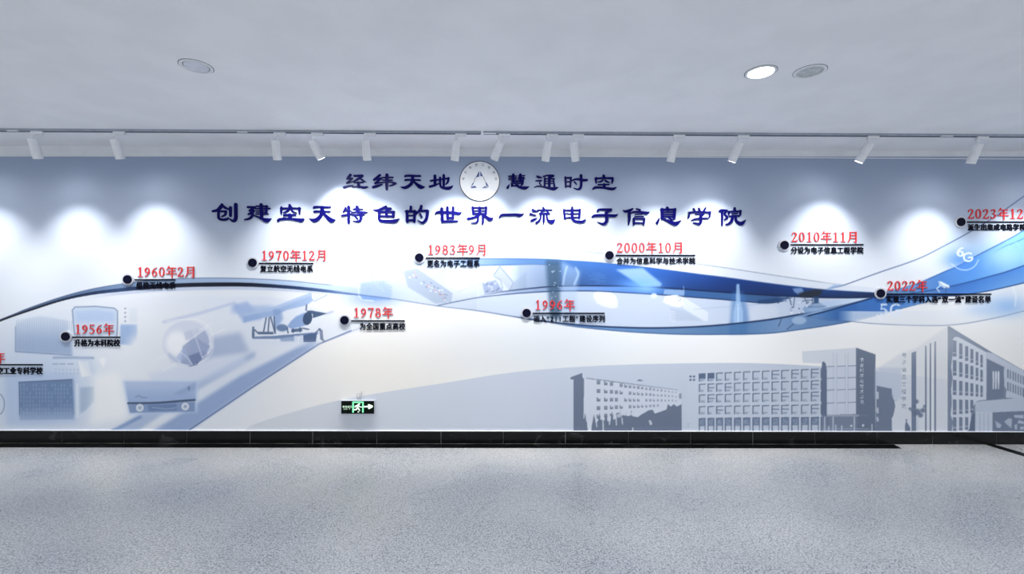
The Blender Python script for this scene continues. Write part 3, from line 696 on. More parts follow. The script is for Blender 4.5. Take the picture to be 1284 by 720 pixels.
# tower of light columns
poly([(684, 326), (703, 326), (702, 362), (703, 400), (690, 400), (687, 362)], (52, 80, 108), .72, 2.2, R)
poly([(704, 328), (728, 340), (724, 362), (722, 398), (704, 396)], (164, 186, 216), .5, 2.0, R)
line([(711, 334), (708, 345), (706, 357)], 2.0, (176, 198, 226), .7, .5, True); line([(722, 336), (725, 344), (720, 357)], 2.4, (170, 194, 226), .7, .5, True)
for i in range(16): disc(687 + rng.random() * 16, 330 + rng.random() * 62, .8, .6, (196, 212, 228), .7)
for i in range(10): line([(738 + rng.random() * 12, 343 + i * 1.5), (752 + rng.random() * 14, 342.4 + i * 1.6)], .7, (118, 158, 216), .5)
# beam of light
poly([(772, 338), (806, 336), (830, 356), (828, 359), (804, 359)], (176, 206, 244), .78, 1.4, R)
glow(800, 357, 26, 8, (120, 176, 250), .75); glow(812, 362, 14, 6, (150, 196, 252), .6)
# moon
t_ = np.linspace(-.15, 3.6, 30)
poly([(744, 372), (744.6, 367.5), (749, 366), (766, 367), (772, 371), (775, 378), (774.5, 385.5), (768, 387), (757, 384.5), (748, 380)], (222, 226, 232), .95, .5, 10)
glow(752, 373, 10, 6, (214, 222, 234), .5)
# satellite with solar wings
poly([(833, 363), (857, 364), (858, 371), (832, 369)], (150, 178, 214), .8, .3, 11)
poly([(834, 371), (848, 370), (857, 373), (857, 383), (852, 385.5), (842, 384), (831, 379)], (224, 229, 236), .97, .3, 11)
line([(848, 373), (853, 372), (854, 376), (850, 377.5)], .9, (150, 168, 198), .8); line([(857, 359), (858, 368)], .8, (200, 214, 234), .8)
for i in range(12): disc(836 + rng.random() * 20, 371 + rng.random() * 13, .8, .7, (200, 209, 222), .6)
poly([(858, 374), (861, 374), (888, 390), (888, 403), (882, 402.5), (856, 386)], (216, 224, 236), .85, .4, 11)
poly([(840, 386), (857, 389), (882, 402.5), (842, 402)], (174, 188, 210), .55, 1.0)
line([(861, 374), (888, 391)], .8, (150, 168, 198), .6)
for i in range(6): line([(840 + (i % 2), 390 + i * 2.4), (846 + (i % 2), 391 + i * 2.4)], .8, (224, 230, 238), .8)
disc(820, 371, 4, 3.2, (214, 230, 250), .9, .8)
# space rocket
poly([(918, 366), (932, 366), (940, 398), (936, 418.5), (914, 418.5), (916, 395)], (76, 124, 184), .55, 2.2, R)
poly([(923.5, 356), (927, 356), (928.5, 378), (931.5, 390), (931.6, 405), (933.5, 418), (918, 418), (919.5, 405), (919.6, 392), (922.5, 380)], (164, 194, 228), .85, .6, 12)
line([(925.5, 382), (925.5, 416)], 1.6, (206, 222, 240), .7, .4)
poly([(938, 392), (950, 382), (975, 384), (975, 398), (940, 402)], (208, 216, 230), .6, 2.0)
line([(870, 388), (910, 385), (960, 381)], .8, (140, 160, 194), .5)
# lower band of ribbon
sheet(Lt, Bb, 690, 1075, lambda x, y, t: mixc([(690, (84, 122, 172)), (760, (96, 138, 190)), (850, (92, 128, 172)), (930, (72, 116, 166)), (980, (112, 146, 190)), (1040, (86, 128, 180)), (1075, (60, 106, 168))])(x), lambda x, y, t: .88, R, 40, 2)
edge(Bb, 690, 1190, 1.2, (44, 78, 130), .75, 30, 10)
edge(Lt, 430, 690, 1.3, (70, 94, 140), lambda x: .5 + .4 * sm(560, 690, x), 4, 4)
edge(Lt, 640, 1100, 2.0, (24, 48, 92), lambda x: .9, 40, 6)
# weather station and gauges in the ribbon
G3 = lambda s: [(950 + float(p.split(',')[0]) / 7.58, 330 + float(p.split(',')[1]) / 7.58) for p in s.split()]
poly(G3('0,355 200,330 330,315 320,335 150,370 0,385'), (40, 72, 120), .85, .5, R)
poly(G3('330,240 420,235 440,270 390,300 350,275'), (142, 170, 216), .8, .6)
poly(G3('380,290 540,250 625,255 580,320 420,328'), (44, 50, 60), .85, 1.2)
poly(G3('530,320 580,320 580,375 660,415 600,432 460,430 500,395 535,375'), (52, 84, 126), .9, .5, R)
poly(G3('430,425 640,425 600,455 440,480'), (112, 146, 190), .8, .8)
line(G3('470,400 640,395'), 1.0, (188, 206, 228), .8)
for i in range(40):
    x, y = 950 + (240 + rng.random() * 260) / 7.58, 330 + (320 + rng.random() * 150) / 7.58
    poly([(x, y), (x + 1 + rng.random() * 2, y + rng.random() - .5), (x + 1.5, y + 1 + rng.random() * 1.6), (x - .4, y + 1.2)], [(232, 236, 243), (84, 104, 138), (206, 217, 233), (150, 170, 204)][i % 4], .8)
for s in ('300,320 320,400', '350,330 340,420', '440,320 470,380', '430,360 520,350', '520,340 520,400', '190,380 200,378', '230,520 200,600', '340,580 280,630'):
    line(G3(s), 1.2, (66, 88, 122), .8)
disc(*G3('395,545')[0], 9, 5, (176, 198, 224), .75, .8)
# right hand swirl
lens_t = curve([(1010, 397), (1030, 392), (1060, 383.5), (1090, 375), (1105, 371), (1180, 369)])
lens_b = curve([(1010, 398), (1040, 402.5), (1075, 400.5), (1110, 392), (1140, 384.5), (1180, 374)])
sheet(lens_t, lens_b, 1012, 1180, lambda x, y, t: mixc([(1012, (120, 160, 206)), (1050, (62, 110, 172)), (1100, (56, 112, 188)), (1140, (92, 146, 214)), (1180, (150, 190, 234))])(x), lambda x, y, t: .95, R, 8, 16)
sheet(curve([(1000, 384), (1060, 375), (1110, 373)]), lens_t, 1000, 1105, (176, 200, 230), .6, R, 20, 5)
sheet(curve([(1045, 390), (1110, 390.5), (1180, 389), (1240, 385)]), curve([(1010, 397), (1064, 402.8), (1100, 406.2), (1160, 408.4), (1200, 407), (1240, 400.4), (1284, 390), (1434, 350)]), 1050, 1434, (226, 232, 242), .7, R, 20, 2)
low_line = curve([(1005, 396), (1030, 399.4), (1064, 402.8), (1100, 406.2), (1160, 408.4), (1200, 407), (1240, 400.4), (1284, 390), (1434, 350)])
edge(low_line, 1005, 1434, 1.0, (104, 126, 164), .75, 6, 2)
edge(lens_t, 1010, 1110, 1.8, (22, 50, 98), .9, 4, 4)
R_top = curve([(1080, 373), (1110, 366), (1140, 358), (1161, 351), (1184, 341), (1204, 332.4), (1225, 320.6), (1258, 303.6), (1284, 288.6), (1350, 246), (1434, 190)])
R_bot = curve([(1080, 374), (1110, 373), (1190, 371), (1230, 366.6), (1284, 354.8), (1434, 318)])
R_mid = curve([(1080, 373), (1120, 370.6), (1160, 365.4), (1200, 357.4), (1240, 347), (1284, 333), (1434, 275)])
glow(1228, 318, 34, 20, (160, 196, 240), .75); glow(1200, 300, 26, 16, (196, 214, 240), .6)
sheet(R_top, R_bot, 1085, 1434, lambda x, y, t: (mixc([(1085, (60, 92, 146)), (1140, (110, 154, 206)), (1180, (76, 132, 204)), (1220, (84, 146, 220)), (1260, (128, 182, 236)), (1434, (112, 168, 232))])(x)), lambda x, y, t: .93 * sm(1085, 1130, x), R, 4, 2)
glow(1258, 322, 26, 14, (168, 208, 246), .7)
sheet(R_mid, R_bot, 1085, 1434, lambda x, y, t: mixc([(1085, (50, 76, 122)), (1150, (110, 146, 196)), (1200, (60, 110, 184)), (1240, (70, 126, 204)), (1434, (80, 136, 210))])(x), lambda x, y, t: .8 * (1 - .6 * t), R, 20, 2)
edge(R_top, 1150, 1434, 1.3, (44, 92, 160), .8, 16, 2)
edge(curve([(1150, 356), (1180, 344.5), (1204, 334.6), (1230, 320.4)]), 1152, 1222, .9, (90, 136, 194), .7, 10, 14)
edge(R_mid, 1090, 1434, 1.6, (40, 82, 148), .8, 20, 2)
edge(R_bot, 1090, 1434, 1.4, (30, 66, 128), .85, 10, 2)
edge(curve([(1240, 320), (1262, 308), (1284, 299), (1434, 230)]), 1245, 1434, 1.2, (64, 120, 192), .7, 20, 2)
line([(1262, 300), (1266, 312), (1274, 303), (1280, 312)], .7, (170, 206, 238), .7)
glow(1262, 384, 28, 13, (150, 190, 238), .8); glow(1230, 388, 20, 8, (190, 212, 240), .7)
line([(1270, 360), (1274, 372), (1273, 384)], 1.6, (232, 240, 250), .7, .6)
long_line = curve([(1030, 364), (1045, 360.6), (1060, 357), (1100, 342.6), (1150, 325.2), (1184, 308.4), (1216, 291), (1250, 270), (1284, 246), (1340, 205), (1360, 190)])
edge(long_line, 1034, 1352, 1.3, (84, 104, 148), .85, 12, 2)
poly([(1036, 363), (1046, 356.5), (1058, 357), (1040, 364)], (150, 178, 216), .7, .6)
# 5G and 6G lettering, dish
SIXG = S('.8,.12,.17 .55,.04,.17 .2,.18,.17 .08,.5,.17 .2,.85,.17 .55,.96,.17 .85,.8,.17 .88,.55,.17 .55,.55,.15')
glow(1204, 326, 20, 12, (84, 140, 222), .7)
glyph_ink(S(SIX), 1199, 310, 17, 12, (232, 240, 252), .9, 1.4); glyph_ink(SIXG, 1207.5, 317, 13, 11, (236, 243, 253), .9, 1.0)
line([(1193, 331), (1203, 337.5), (1213, 338.5), (1222, 334), (1227, 326)], 1.2, (206, 226, 250), .75, smooth=True)
glyph_ink(DIG['5'], 1103, 381, 17, 15, (216, 230, 248), .85, 1.4); glyph_ink(SIXG, 1116, 381, 14, 15, (222, 234, 250), .9, 1.0)
line([(1100, 395), (1106, 402.5)], 1.6, (236, 241, 249), .8)
poly([(1176, 352.5), (1180, 353), (1190, 358), (1191, 361), (1184, 361.5), (1178, 357.5)], (226, 236, 246), .9, .4, 13)
line([(1179, 358), (1174.5, 362), (1178, 366)], 1.2, (226, 236, 246), .85); line([(1176.5, 353), (1182, 359), (1190, 361)], .9, (90, 126, 172), .7)
line([(1186, 361), (1186, 370)], 1.2, (66, 98, 146), .8)

# --- printed buildings
DK, MD, LT = (118, 130, 151), (142, 154, 174), (212, 218, 229)
def inbox(c0, c1, r0_, r1_): return c0 + (c1 - c0) * rng.random(), r0_ + (r1_ - r0_) * rng.random()
# long teaching block in perspective
def z1(x, y): return (705 + x / 8.0, 455 + y / 8.0)
P1 = lambda s: [z1(*[float(k) for k in p.split(',')]) for p in s.split()]
poly(P1('205,110 220,150 1160,285 1195,305 1200,700 215,700'), (208, 214, 226), .8, .3, 6)
poly(P1('80,165 85,145 200,103 205,150 218,158 215,560 250,600 255,700 112,700 112,168'), DK, 1, .2, 6)
line(P1('245,155 320,166'), 1.0, DK, .9)
nb = 19
for c in range(nb):
    f_ = c / (nb - 1.0); f_ = f_ ** .82
    x = 365 + (1140 - 365) * f_; wpx = 36 - 22 * f_
    ytop = 168 + (268 - 168) * f_; dyr = 86 - 44 * f_
    line(P1('%f,%f %f,%f' % (x - wpx * .8, ytop, x + wpx * .8, ytop + 5)), 1.0 - .3 * f_, DK, .9)
    for r_ in range(5):
        y = ytop + 28 + r_ * dyr; h_ = dyr * .48
        if y > 520 - 170 * f_ + 40: continue
        if rng.random() < .08 and c > 2: continue
        a_ = .95 - .35 * f_
        if rng.random() < .5: poly(P1('%f,%f %f,%f %f,%f %f,%f %f,%f' % (x - wpx / 2, y - h_ / 2, x - wpx / 5, y - h_ / 2, x, y, x + wpx / 2, y - h_ / 3, x + wpx / 2, y + h_ / 2)) + P1('%f,%f' % (x - wpx / 2, y + h_ / 2)), DK, a_, .15)
        else: poly(P1('%f,%f %f,%f %f,%f %f,%f' % (x - wpx / 2, y - h_ / 2.2, x + wpx / 2, y - h_ / 2.2, x + wpx / 2, y + h_ / 2, x - wpx / 2, y + h_ / 2)), DK, a_ * .9, .15)
        line(P1('%f,%f %f,%f' % (x - wpx * .35, y - h_ * .12, x + wpx * .35, y - h_ * .1)), .6, (192, 202, 219), .7)
treet = [(1198, 700), (1198, 415), (1150, 440), (1120, 415), (1090, 440), (1060, 415), (1045, 470), (990, 490), (930, 510), (905, 470), (860, 480), (830, 500), (800, 515), (760, 545), (720, 540), (690, 530), (650, 535), (610, 525), (560, 500), (540, 510), (545, 690), (270, 700)]
poly(P1(' '.join('%f,%f' % p for p in treet)), DK, 1, .2, 6)
for x0_, ytop_ in ((225, 505), (315, 510), (370, 500), (435, 495), (495, 480), (580, 480), (640, 490), (690, 470)):
    poly(P1('%f,700 %f,%f %f,%f %f,700' % (x0_ - 34, x0_ - 8, ytop_ + 70, x0_ + 4, ytop_, x0_ + 34)), DK, 1, .2, 6)
poly(P1('300,700 330,600 400,570 470,590 540,560 700,560 1198,560 1198,700'), DK, 1, .2, 6)
for s in ('250,590 300,590 290,700 262,700', '335,600 350,590 352,650 342,645', '398,530 415,525 418,685 405,680', '470,540 490,530 478,630 468,620', '530,540 545,530 550,630 540,630', '590,540 605,560 612,625 598,615', '865,580 885,575 905,612 885,630', '700,650 712,648 712,700 700,700', '640,500 665,505 660,535 640,530', '685,505 710,500 712,525 690,530', '735,500 750,498 750,518 735,520'):
    poly(P1(s), LT, .85, .2)
poly(P1('540,520 600,500 610,530 560,555'), LT, .7, .3)
poly(P1('752,178 770,165 805,175 808,186 755,186'), DK, .9, .2)
poly(P1('1170,310 1195,305 1198,360 1172,360'), MD, .9, .2)
# office block with deep square windows
poly([(862, 478), (866, 465), (1030, 459), (1030, 546), (862, 546)], (202, 210, 224), .6, .6, 7)
def z2(x, y): return (860 + x / 8.0, 455 + y / 8.0)
colx = [130, 216, 303, 391, 481, 574, 668, 764, 860, 956, 1056, 1154, 1254, 1352]
rowy = [(108, 62), (213, 178), (320, 292), (437, 420), (556, 545)]
for i, x in enumerate(colx):
    f_ = i / 12.0; wd_ = 68 + 12 * f_
    for r_, (ya, yb_) in enumerate(rowy):
        y = ya + (yb_ - ya) * f_; h_ = 82 + 14 * f_
        if r_ == 4: h_ = 140
        xa, ya_ = z2(x, y); xb, yb2 = z2(x + wd_, y + h_)
        poly([(xa, ya_), (xb, ya_ - .3), (xb, yb2), (xa, yb2)], (196, 204, 219), .8, 0, 7)
        poly([(xa, ya_), (xb, ya_ - .4), (xb, ya_ + .9), (xa + 1.5, ya_ + 1.3), (xa + 1.6, yb2), (xa, yb2)], (116, 129, 153), 1, 0)
        if r_ < 4:
            if i < 2 and r_ == 0: poly([(xa, ya_), (xb, ya_), (xb, yb2 - 3.5), (xa, yb2 - 3.5)], (98, 114, 142), .95, .2)
            for q_ in range(3):
                s0 = xa + 1.6 + rng.random() * 2; s1 = s0 + 2 + rng.random() * 3.5
                line([(s0, yb2 - .8 - q_ * .9), (min(s1, xb), yb2 - .8 - q_ * .9)], .8, (110, 126, 154), .75 - .12 * q_)
            if rng.random() < .3: line([(xa + 1.5, ya_ + 5), (xb - .5, ya_ + 5.2)], 1.3, (106, 122, 150), .85)
        else:
            poly([(xa, ya_), (xb, ya_), (xb, ya_ + 10), (xa, ya_ + 10)], (106, 122, 150), .7, .2)
            for q_ in range(7):
                sx_, sy_ = inbox(xa + .5, xb - 2, ya_ + .5, ya_ + 9); line([(sx_, sy_), (sx_ + 1.6, sy_)], .8, (176, 188, 208), .7)
            poly([(xb - 1.3, ya_), (xb, ya_), (xb, yb2), (xb - 1.3, yb2)], (118, 133, 160), .9, 0)
for dx_, dy_ in ((47, 138), (82, 138), (47, 172), (82, 172)): disc(*z2(dx_, dy_), 1.6, 1.4, (104, 120, 148), .95)
for yy in (615, 645, 685): line([z2(18, yy), z2(30, yy)], .8, (130, 144, 168), .7)
def z3(x, y): return (1000 + x / 6.0, 425 + y / 6.0)
P3 = lambda s: [z3(*[float(k) for k in p.split(',')]) for p in s.split()]
poly(P3('35,95 440,68 440,580 180,580 180,185 40,180'), (206, 212, 225), .75, .4, 7)
poly(P3('220,205 438,198 438,565 220,568'), (208, 215, 229), .8, .3, 7)
for x in (270, 295, 360, 380): line(P3('%d,110 %d,560' % (x, x)), .7, (160, 174, 200), .7)
for y in (207, 295, 384, 482): line(P3('215,%d 275,%d' % (y + 3, y)), 1.0, (124, 140, 168), .85); line(P3('300,%d 360,%d' % (y, y - 2)), 1.0, (124, 140, 168), .8); line(P3('380,%d 438,%d' % (y - 2, y - 5)), 1.0, (124, 140, 168), .85)
poly(P3('440,66 588,118 586,350 586,720 440,720'), DK, 1, .2, 7)
poly(P3('185,180 195,168 212,185 220,230 220,580 178,580 180,260'), (112, 125, 148), 1, .2, 7)
disc(*z3(720, 430), 1.2, 1, MD); disc(*z3(742, 462), 1.2, 1.2, MD)
poly(P3('180,572 450,566 530,572 530,580 455,586 455,720 180,720'), (126, 138, 160), .9, .2, 7)
for i in range(12): line(P3('%d,582 %d,574' % (225 + i * 20, 237 + i * 20)), 1.2, (206, 213, 226), .8)
for x, y0_ in ((205, 590), (235, 660), (268, 590), (288, 650), (333, 655), (428, 590), (560, 645), (678, 650)): line(P3('%d,%d %d,700' % (x, y0_, x)), 1.6, (202, 210, 224), .9)
for y in (676, 690): line(P3('190,%d 540,%d' % (y, y)), .8, (176, 188, 208), .8)
disc(*z3(405, 655), 1.3, 1.5, LT); disc(*z3(493, 652), 1.6, 1.6, LT)
# printed vertical names: small marks in columns
def ink_text(txt, xs_ys, size, col, a):
    for ch, (x, y) in zip(txt, xs_ys):
        me = unit_font(ch, 0.0, 0.0, M['black'])
        co = np.array([v.co[:] for v in me.vertices]); polys = [tuple(p.vertices) for p in me.polygons]
        if len(co) == 0: continue
        sl = win(x - size, x + size, y - size, y + size); xx, yy = UU[sl], VV[sl]; m = np.zeros(xx.shape)
        for pv in polys:
            P = np.stack([x - size / 2 + co[list(pv), 0] * size, y + size * .38 - co[list(pv), 2] * size], 1)
            ins = np.zeros(xx.shape, bool)
            for (x1, y1), (x2, y2) in zip(P, np.roll(P, -1, 0)):
                if y1 != y2: ins ^= ((y1 > yy) != (y2 > yy)) & (xx < (x2 - x1) * (yy - y1) / (y2 - y1) + x1)
            m = np.maximum(m, ins)
        lay(sl, m * a, col)
ink_text('信息科学与技术学院', [z3(484, 157 + i * 40) for i in range(9)], 5.6, (214, 221, 232), 1.0)
# college building on the right
poly([(1102, 461), (1130, 443), (1150, 436), (1188, 409), (1188, 546), (1102, 546)], (214, 219, 228), .6, 1.2, 8)
poly([(1097, 461), (1130, 461), (1130, 500), (1097, 500)], (186, 198, 220), .5, 1.0)
poly(P3('596,352 640,362 708,375 712,430 730,470 735,510 720,580 708,600 712,720 586,720'), (126, 138, 160), 1, .3, 7)
poly(P3('594,395 610,400 612,450 596,455'), LT, .8, .3); poly(P3('594,520 608,515 610,560 598,560'), LT, .8, .3); poly(P3('592,590 606,585 612,620 600,625'), LT, .8, .3)
ink_text('电子信息工程学院', [z3(802 - i * .6, 122 + i * 55) for i in range(8)], 6.4, (132, 144, 166), 1.0)
def z4(x, y): return (1124 + x / 4.9625, 400 + y / 4.9655)
P4 = lambda s: [z4(*[float(k) for k in p.split(',')]) for p in s.split()]
poly(P4('94,212 124,200 124,715 94,715'), (128, 141, 164), 1, .3, 8)
for x, yt, wd_ in ((183, 172, 1.7), (212, 155, 1.7), (241, 145, 1.8)): line(P4('%d,%d %d,715' % (x, yt, x)), wd_, (112, 125, 150), 1)
line(P4('222,170 222,715'), 1.6, (236, 239, 243), .8)
poly(P4('318,45 330,46 600,212 794,322 900,385 900,720 318,720'), (138, 150, 171), 1, .2, 8)
poly(P4('352,125 362,112 385,113 470,158 560,208 563,505 540,505 500,512 470,560 455,690 440,700 345,700 352,640 338,600 345,520 340,440 350,370 340,300 350,220'), (212, 219, 231), 1, .3, 8)
poly(P4('560,205 600,215 680,262 790,322 800,355 790,500 680,490 685,440 672,420 668,330 672,300 560,245'), (200, 208, 223), 1, .3, 8)
poly(P4('562,248 668,302 665,492 560,512'), (130, 142, 164), 1, .2, 8)
for x in (602, 618, 634): poly(P4('%d,328 %d,322 %d,345 %d,435 %d,440' % (x - 4, x + 4, x + 8, x + 5, x - 3)), (214, 221, 232), 1, .2)
for i, x in enumerate((362, 401, 437, 470, 502, 530)):
    wd_ = 22 - i * 1.4
    for r_ in range(5):
        y0_ = (132, 255, 378, 500, 610)[r_] + i * (18, 12, 7, 1, 0)[r_]
        h_ = (102, 98, 96, 96, 90)[r_] - i * 4.5
        if r_ >= 3 and i > 3: continue
        if r_ == 4 and i > 2: continue
        a1, b1_ = z4(x - wd_ / 2, y0_); a2, b2 = z4(x + wd_ / 2, y0_ + h_)
        poly([(a1, b1_), (a2, b1_ + .8), (a2, b2), (a1, b2)], (126, 138, 160), .95, .2)
        line([(a1, b2 - 4.6), (a2 + .3, b2 - 4.4)], 1.0, (206, 214, 227), .9); line([((a1 + a2) / 2, b1_ + 2), ((a1 + a2) / 2, b2 - 5)], .6, (150, 162, 184), .6)
for i in range(7):
    x = 690 + i * 16
    for y0_ in (312 + i * 7, 392 + i * 6): poly(P4('%d,%d %d,%d %d,%d %d,%d' % (x, y0_, x + 8, y0_ + 4, x + 8, y0_ + 58, x, y0_ + 55)), (124, 137, 160), .9, .2)
poly(P4('490,518 520,512 794,490 900,484 900,720 490,720'), (196, 206, 222), 1, .3, 8)
poly(P4('598,582 794,574 900,570 900,720 598,720'), (130, 143, 166), 1, .3, 8)
poly(P4('490,580 598,580 598,715 488,715'), (206, 214, 228), .9, .3)
for x in (520, 545, 572): line(P4('%d,590 %d,715' % (x, x)), 1.0, (172, 185, 206), .8)
for s in ('615,635 655,660 645,680 625,678', '670,640 700,618 720,625 715,680 690,660', '730,600 790,598 790,620 735,615', '760,630 794,640 794,655 755,650', '735,660 750,655 750,690 738,690', '770,672 794,670 794,690 770,690'): poly(P4(s), (198, 207, 223), .85, .4)
poly(P4('450,700 470,600 490,580 490,715'), (112, 125, 150), .9, .3, 8)
# bush and sapling in front
for cx, cy, rr in ((125, 515, 14), (110, 545, 12), (85, 560, 10), (130, 580, 22), (165, 570, 16), (150, 600, 16), (115, 590, 16), (175, 545, 10), (100, 575, 10)):
    x, y = z4(cx, cy); disc(x, y, rr / 5., rr / 5.4, (118, 131, 154), .9, .5, idn=8)
line(P4('133,600 133,700'), .9, (190, 199, 214), .8); poly(P4('55,715 52,670 62,630 70,650 85,675 90,715'), (116, 129, 153), .95, .4)
disc(*z4(62, 630), 1.0, 1.2, (116, 129, 153))
glow(1160, 425, 60, 26, (236, 237, 238), .35)  # pale pool of lamplight over the college facade, put into the ink

# --- turn the ink into the wall sheet (fine cells where there is detail, large ones elsewhere)
PITCH, BLK = 0.75, 16
gu = np.arange(U0 + 1, U1 - 1, PITCH); gv = np.arange(V0 + .02, V1, PITCH); gv[-1] = V1
gu = gu[:((len(gu) - 1) // BLK) * BLK + 1]
nv = ((len(gv) - 1) // BLK + 1) * BLK + 1
gv = np.linspace(V0, V1, nv)
def sample(img, uq, vq):
    x = np.clip((uq - U0) * SS - .5, 0, CW - 1.001); y = np.clip((vq - V0) * SS - .5, 0, CH - 1.001)
    i, j = y.astype(int), x.astype(int); fy, fx = (y - i)[..., None], (x - j)[..., None]
    return img[i, j] * (1 - fx) * (1 - fy) + img[i, j + 1] * fx * (1 - fy) + img[i + 1, j] * (1 - fx) * fy + img[i + 1, j + 1] * fx * fy
GU, GV = np.meshgrid(gu, gv)
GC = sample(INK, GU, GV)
cuc, cvc = (gu[:-1] + gu[1:]) / 2, (gv[:-1] + gv[1:]) / 2
CID = IDS[np.clip(((cvc - V0) * SS).astype(int), 0, CH - 1)][:, np.clip(((cuc - U0) * SS).astype(int), 0, CW - 1)]
quads = {k: [] for k in range(len(NAMES))}   # arrays of (n,4) grid vertex indices
nc = len(gu)
gi = np.arange(len(gu) * len(gv)).reshape(len(gv), len(gu))
tl = np.linspace(0, 1, BLK + 1)
for bi in range(0, len(gv) - 1, BLK):
    for bj in range(0, len(gu) - 1, BLK):
        ids = CID[bi:bi + BLK, bj:bj + BLK]
        c = GC[bi:bi + BLK + 1, bj:bj + BLK + 1]
        g = gi[bi:bi + BLK + 1, bj:bj + BLK + 1]
        if ids.min() == ids.max():
            fy, fx = tl[:, None, None], tl[None, :, None]
            ap = c[0, 0] * (1 - fy) * (1 - fx) + c[0, -1] * (1 - fy) * fx + c[-1, 0] * fy * (1 - fx) + c[-1, -1] * fy * fx
            if np.abs(ap - c).max() < 1.0:
                quads[int(ids[0, 0])].append(np.array([[g[-1, 0], g[-1, -1], g[0, -1], g[0, 0]]])); continue
        a = np.stack([g[1:, :-1], g[1:, 1:], g[:-1, 1:], g[:-1, :-1]], -1)
        for k in np.unique(ids): quads[int(k)].append(a[ids == k])
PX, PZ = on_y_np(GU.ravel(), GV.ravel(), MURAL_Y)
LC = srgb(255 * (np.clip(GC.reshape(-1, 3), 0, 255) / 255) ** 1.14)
def ink_mesh(name, Q):
    ids, inv = np.unique(Q.ravel(), return_inverse=True)
    me = bpy.data.meshes.new(name)
    n, f = len(ids), len(Q)
    me.vertices.add(n); me.loops.add(4 * f); me.polygons.add(f)
    co = np.stack([PX[ids], np.full(n, MURAL_Y), PZ[ids]], 1).astype(np.float32)
    me.vertices.foreach_set('co', co.ravel())
    me.loops.foreach_set('vertex_index', inv.astype(np.int32).ravel())
    me.polygons.foreach_set('loop_start', np.arange(0, 4 * f, 4, dtype=np.int32))
    me.polygons.foreach_set('loop_total', np.full(f, 4, np.int32))
    me.update(calc_edges=True)
    at = me.color_attributes.new('ink', 'FLOAT_COLOR', 'POINT')
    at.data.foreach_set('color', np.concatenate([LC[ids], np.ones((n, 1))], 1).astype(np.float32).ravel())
    me.materials.append(M['mural'])
    return me
mural = None
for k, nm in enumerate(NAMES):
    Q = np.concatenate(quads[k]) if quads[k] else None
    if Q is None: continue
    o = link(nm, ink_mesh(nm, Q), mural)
    if k == 0:
        mural = tag(o, 'wall-wide printed mural with blue ribbon, collage pictures and grey buildings', 'mural')
lab = {1: 'pale print of an old computer console with grid panels', 2: 'pale print of a faceted globe satellite', 3: 'pale print of a radio with two round knobs', 4: 'pale print of a missile on a launcher', 5: 'flowing translucent blue printed ribbon', 9: 'pale blue printed microchip outline', 10: 'white printed half moon', 11: 'white printed spacecraft with a solar wing', 12: 'pale printed rocket standing upright', 13: 'small white printed dish antenna'}
parts = [c for c in mural.children]
for c in parts:
    k = NAMES.index(c.name.split('.')[0]); 
    if k in lab: c['label'] = lab[k]
for c, t in zip(sorted([c for c in parts if c.name.startswith('printed_building')], key=lambda c: c.name), ('grey print of a long perspective block behind dark trees', 'grey print of an office block with square windows and tower', 'grey print of a college building with tall dark side')):
    c['label'] = t

# ------------------------------------------------------------------ headline letters
GRP_H = 'dark blue headline characters'
for i, (ch, key, ox, oy, sc) in enumerate(HEAD_AT):
    sts = [[(ox + x / sc, oy + y / sc, (w_ * 1.08 + 3) / sc) for x, y, w_ in st] for st in HEAD[key]]
    v, f = union_tris(stroke_polys(sts, 4, 8), 1e-4)
    cx = sum(q[0] for q in v) / len(v); cy = max(q[1] for q in v)
    root = on_y(cx, cy, MURAL_Y)
    def xz(x, y):
        p = on_y(x, y, MURAL_Y); return (p.x - root.x, p.z - root.z)
    me = prism_mesh('headline_character', v, f, (0.0, -0.011), M['headline'], xz)
    o = link('headline_character', me, None, root)
    ln = 'upper headline line' if i < 8 else 'lower headline line'
    tag(o, 'raised dark blue character %s in the %s on the mural' % (ch, ln), 'letter', GRP_H)

# ------------------------------------------------------------------ emblem disc between the two halves of the upper line
ec = on_y(601.5, 227.3, MURAL_Y)
emb = empty('emblem_disc', ec, 'round white emblem disc with blue triangle between the upper headline halves', 'emblem')
def disc_y(name, r_in, r_out, y0, y1, m, parent, seg=64):
    prof = [(r_in, 0.0), (r_out, 0.0), (r_out, y0 - y1), (r_in, y0 - y1), (r_in, 0.0)] if r_in > 0 else [(0, 0.0), (r_out, 0.0), (r_out, y0 - y1), (0, y0 - y1)]
    bm = bmesh.new(); lathe_bm(bm, prof, seg)
    bmesh.ops.rotate(bm, verts=bm.verts, cent=(0, 0, 0), matrix=Matrix.Rotation(math.pi / 2, 3, 'X'))
    bmesh.ops.translate(bm, verts=bm.verts, vec=(0, y0, 0))
    return link(name, mesh_bm(name, bm, m, True), parent)
RE = 25.2 / PXM
disc_y('disc', 0, RE, 0.0, -0.008, M['emblem_white'], emb)
disc_y('rim', RE - 0.007, RE + 0.001, 0.0, -0.0095, M['emblem_grey'], emb)
def e12(x, y): return ((x - 500) / 12.0 / PXM, -(y - 392) / 12.0 / PXM)
for s in ('488,252 494,252 494,325 440,340', '508,252 516,254 552,325 510,318', '408,405 412,425 396,455 368,470', '365,482 405,472 420,462 460,492 375,500', '588,420 600,408 640,480 598,462', '545,490 578,470 600,474 632,490 545,500'):
    pts = [e12(*[float(k) for k in p.split(',')]) for p in s.split()]
    v, f = union_tris([pts if sum(a[0] * b[1] - b[0] * a[1] for a, b in zip(pts, pts[1:] + pts[:1])) > 0 else pts[::-1]], 1e-7)
    link('triangle_piece', prism_mesh('triangle_piece', v, f, (-0.008, -0.011), M['emblem_blue'], lambda x, y: (x, y)), emb)
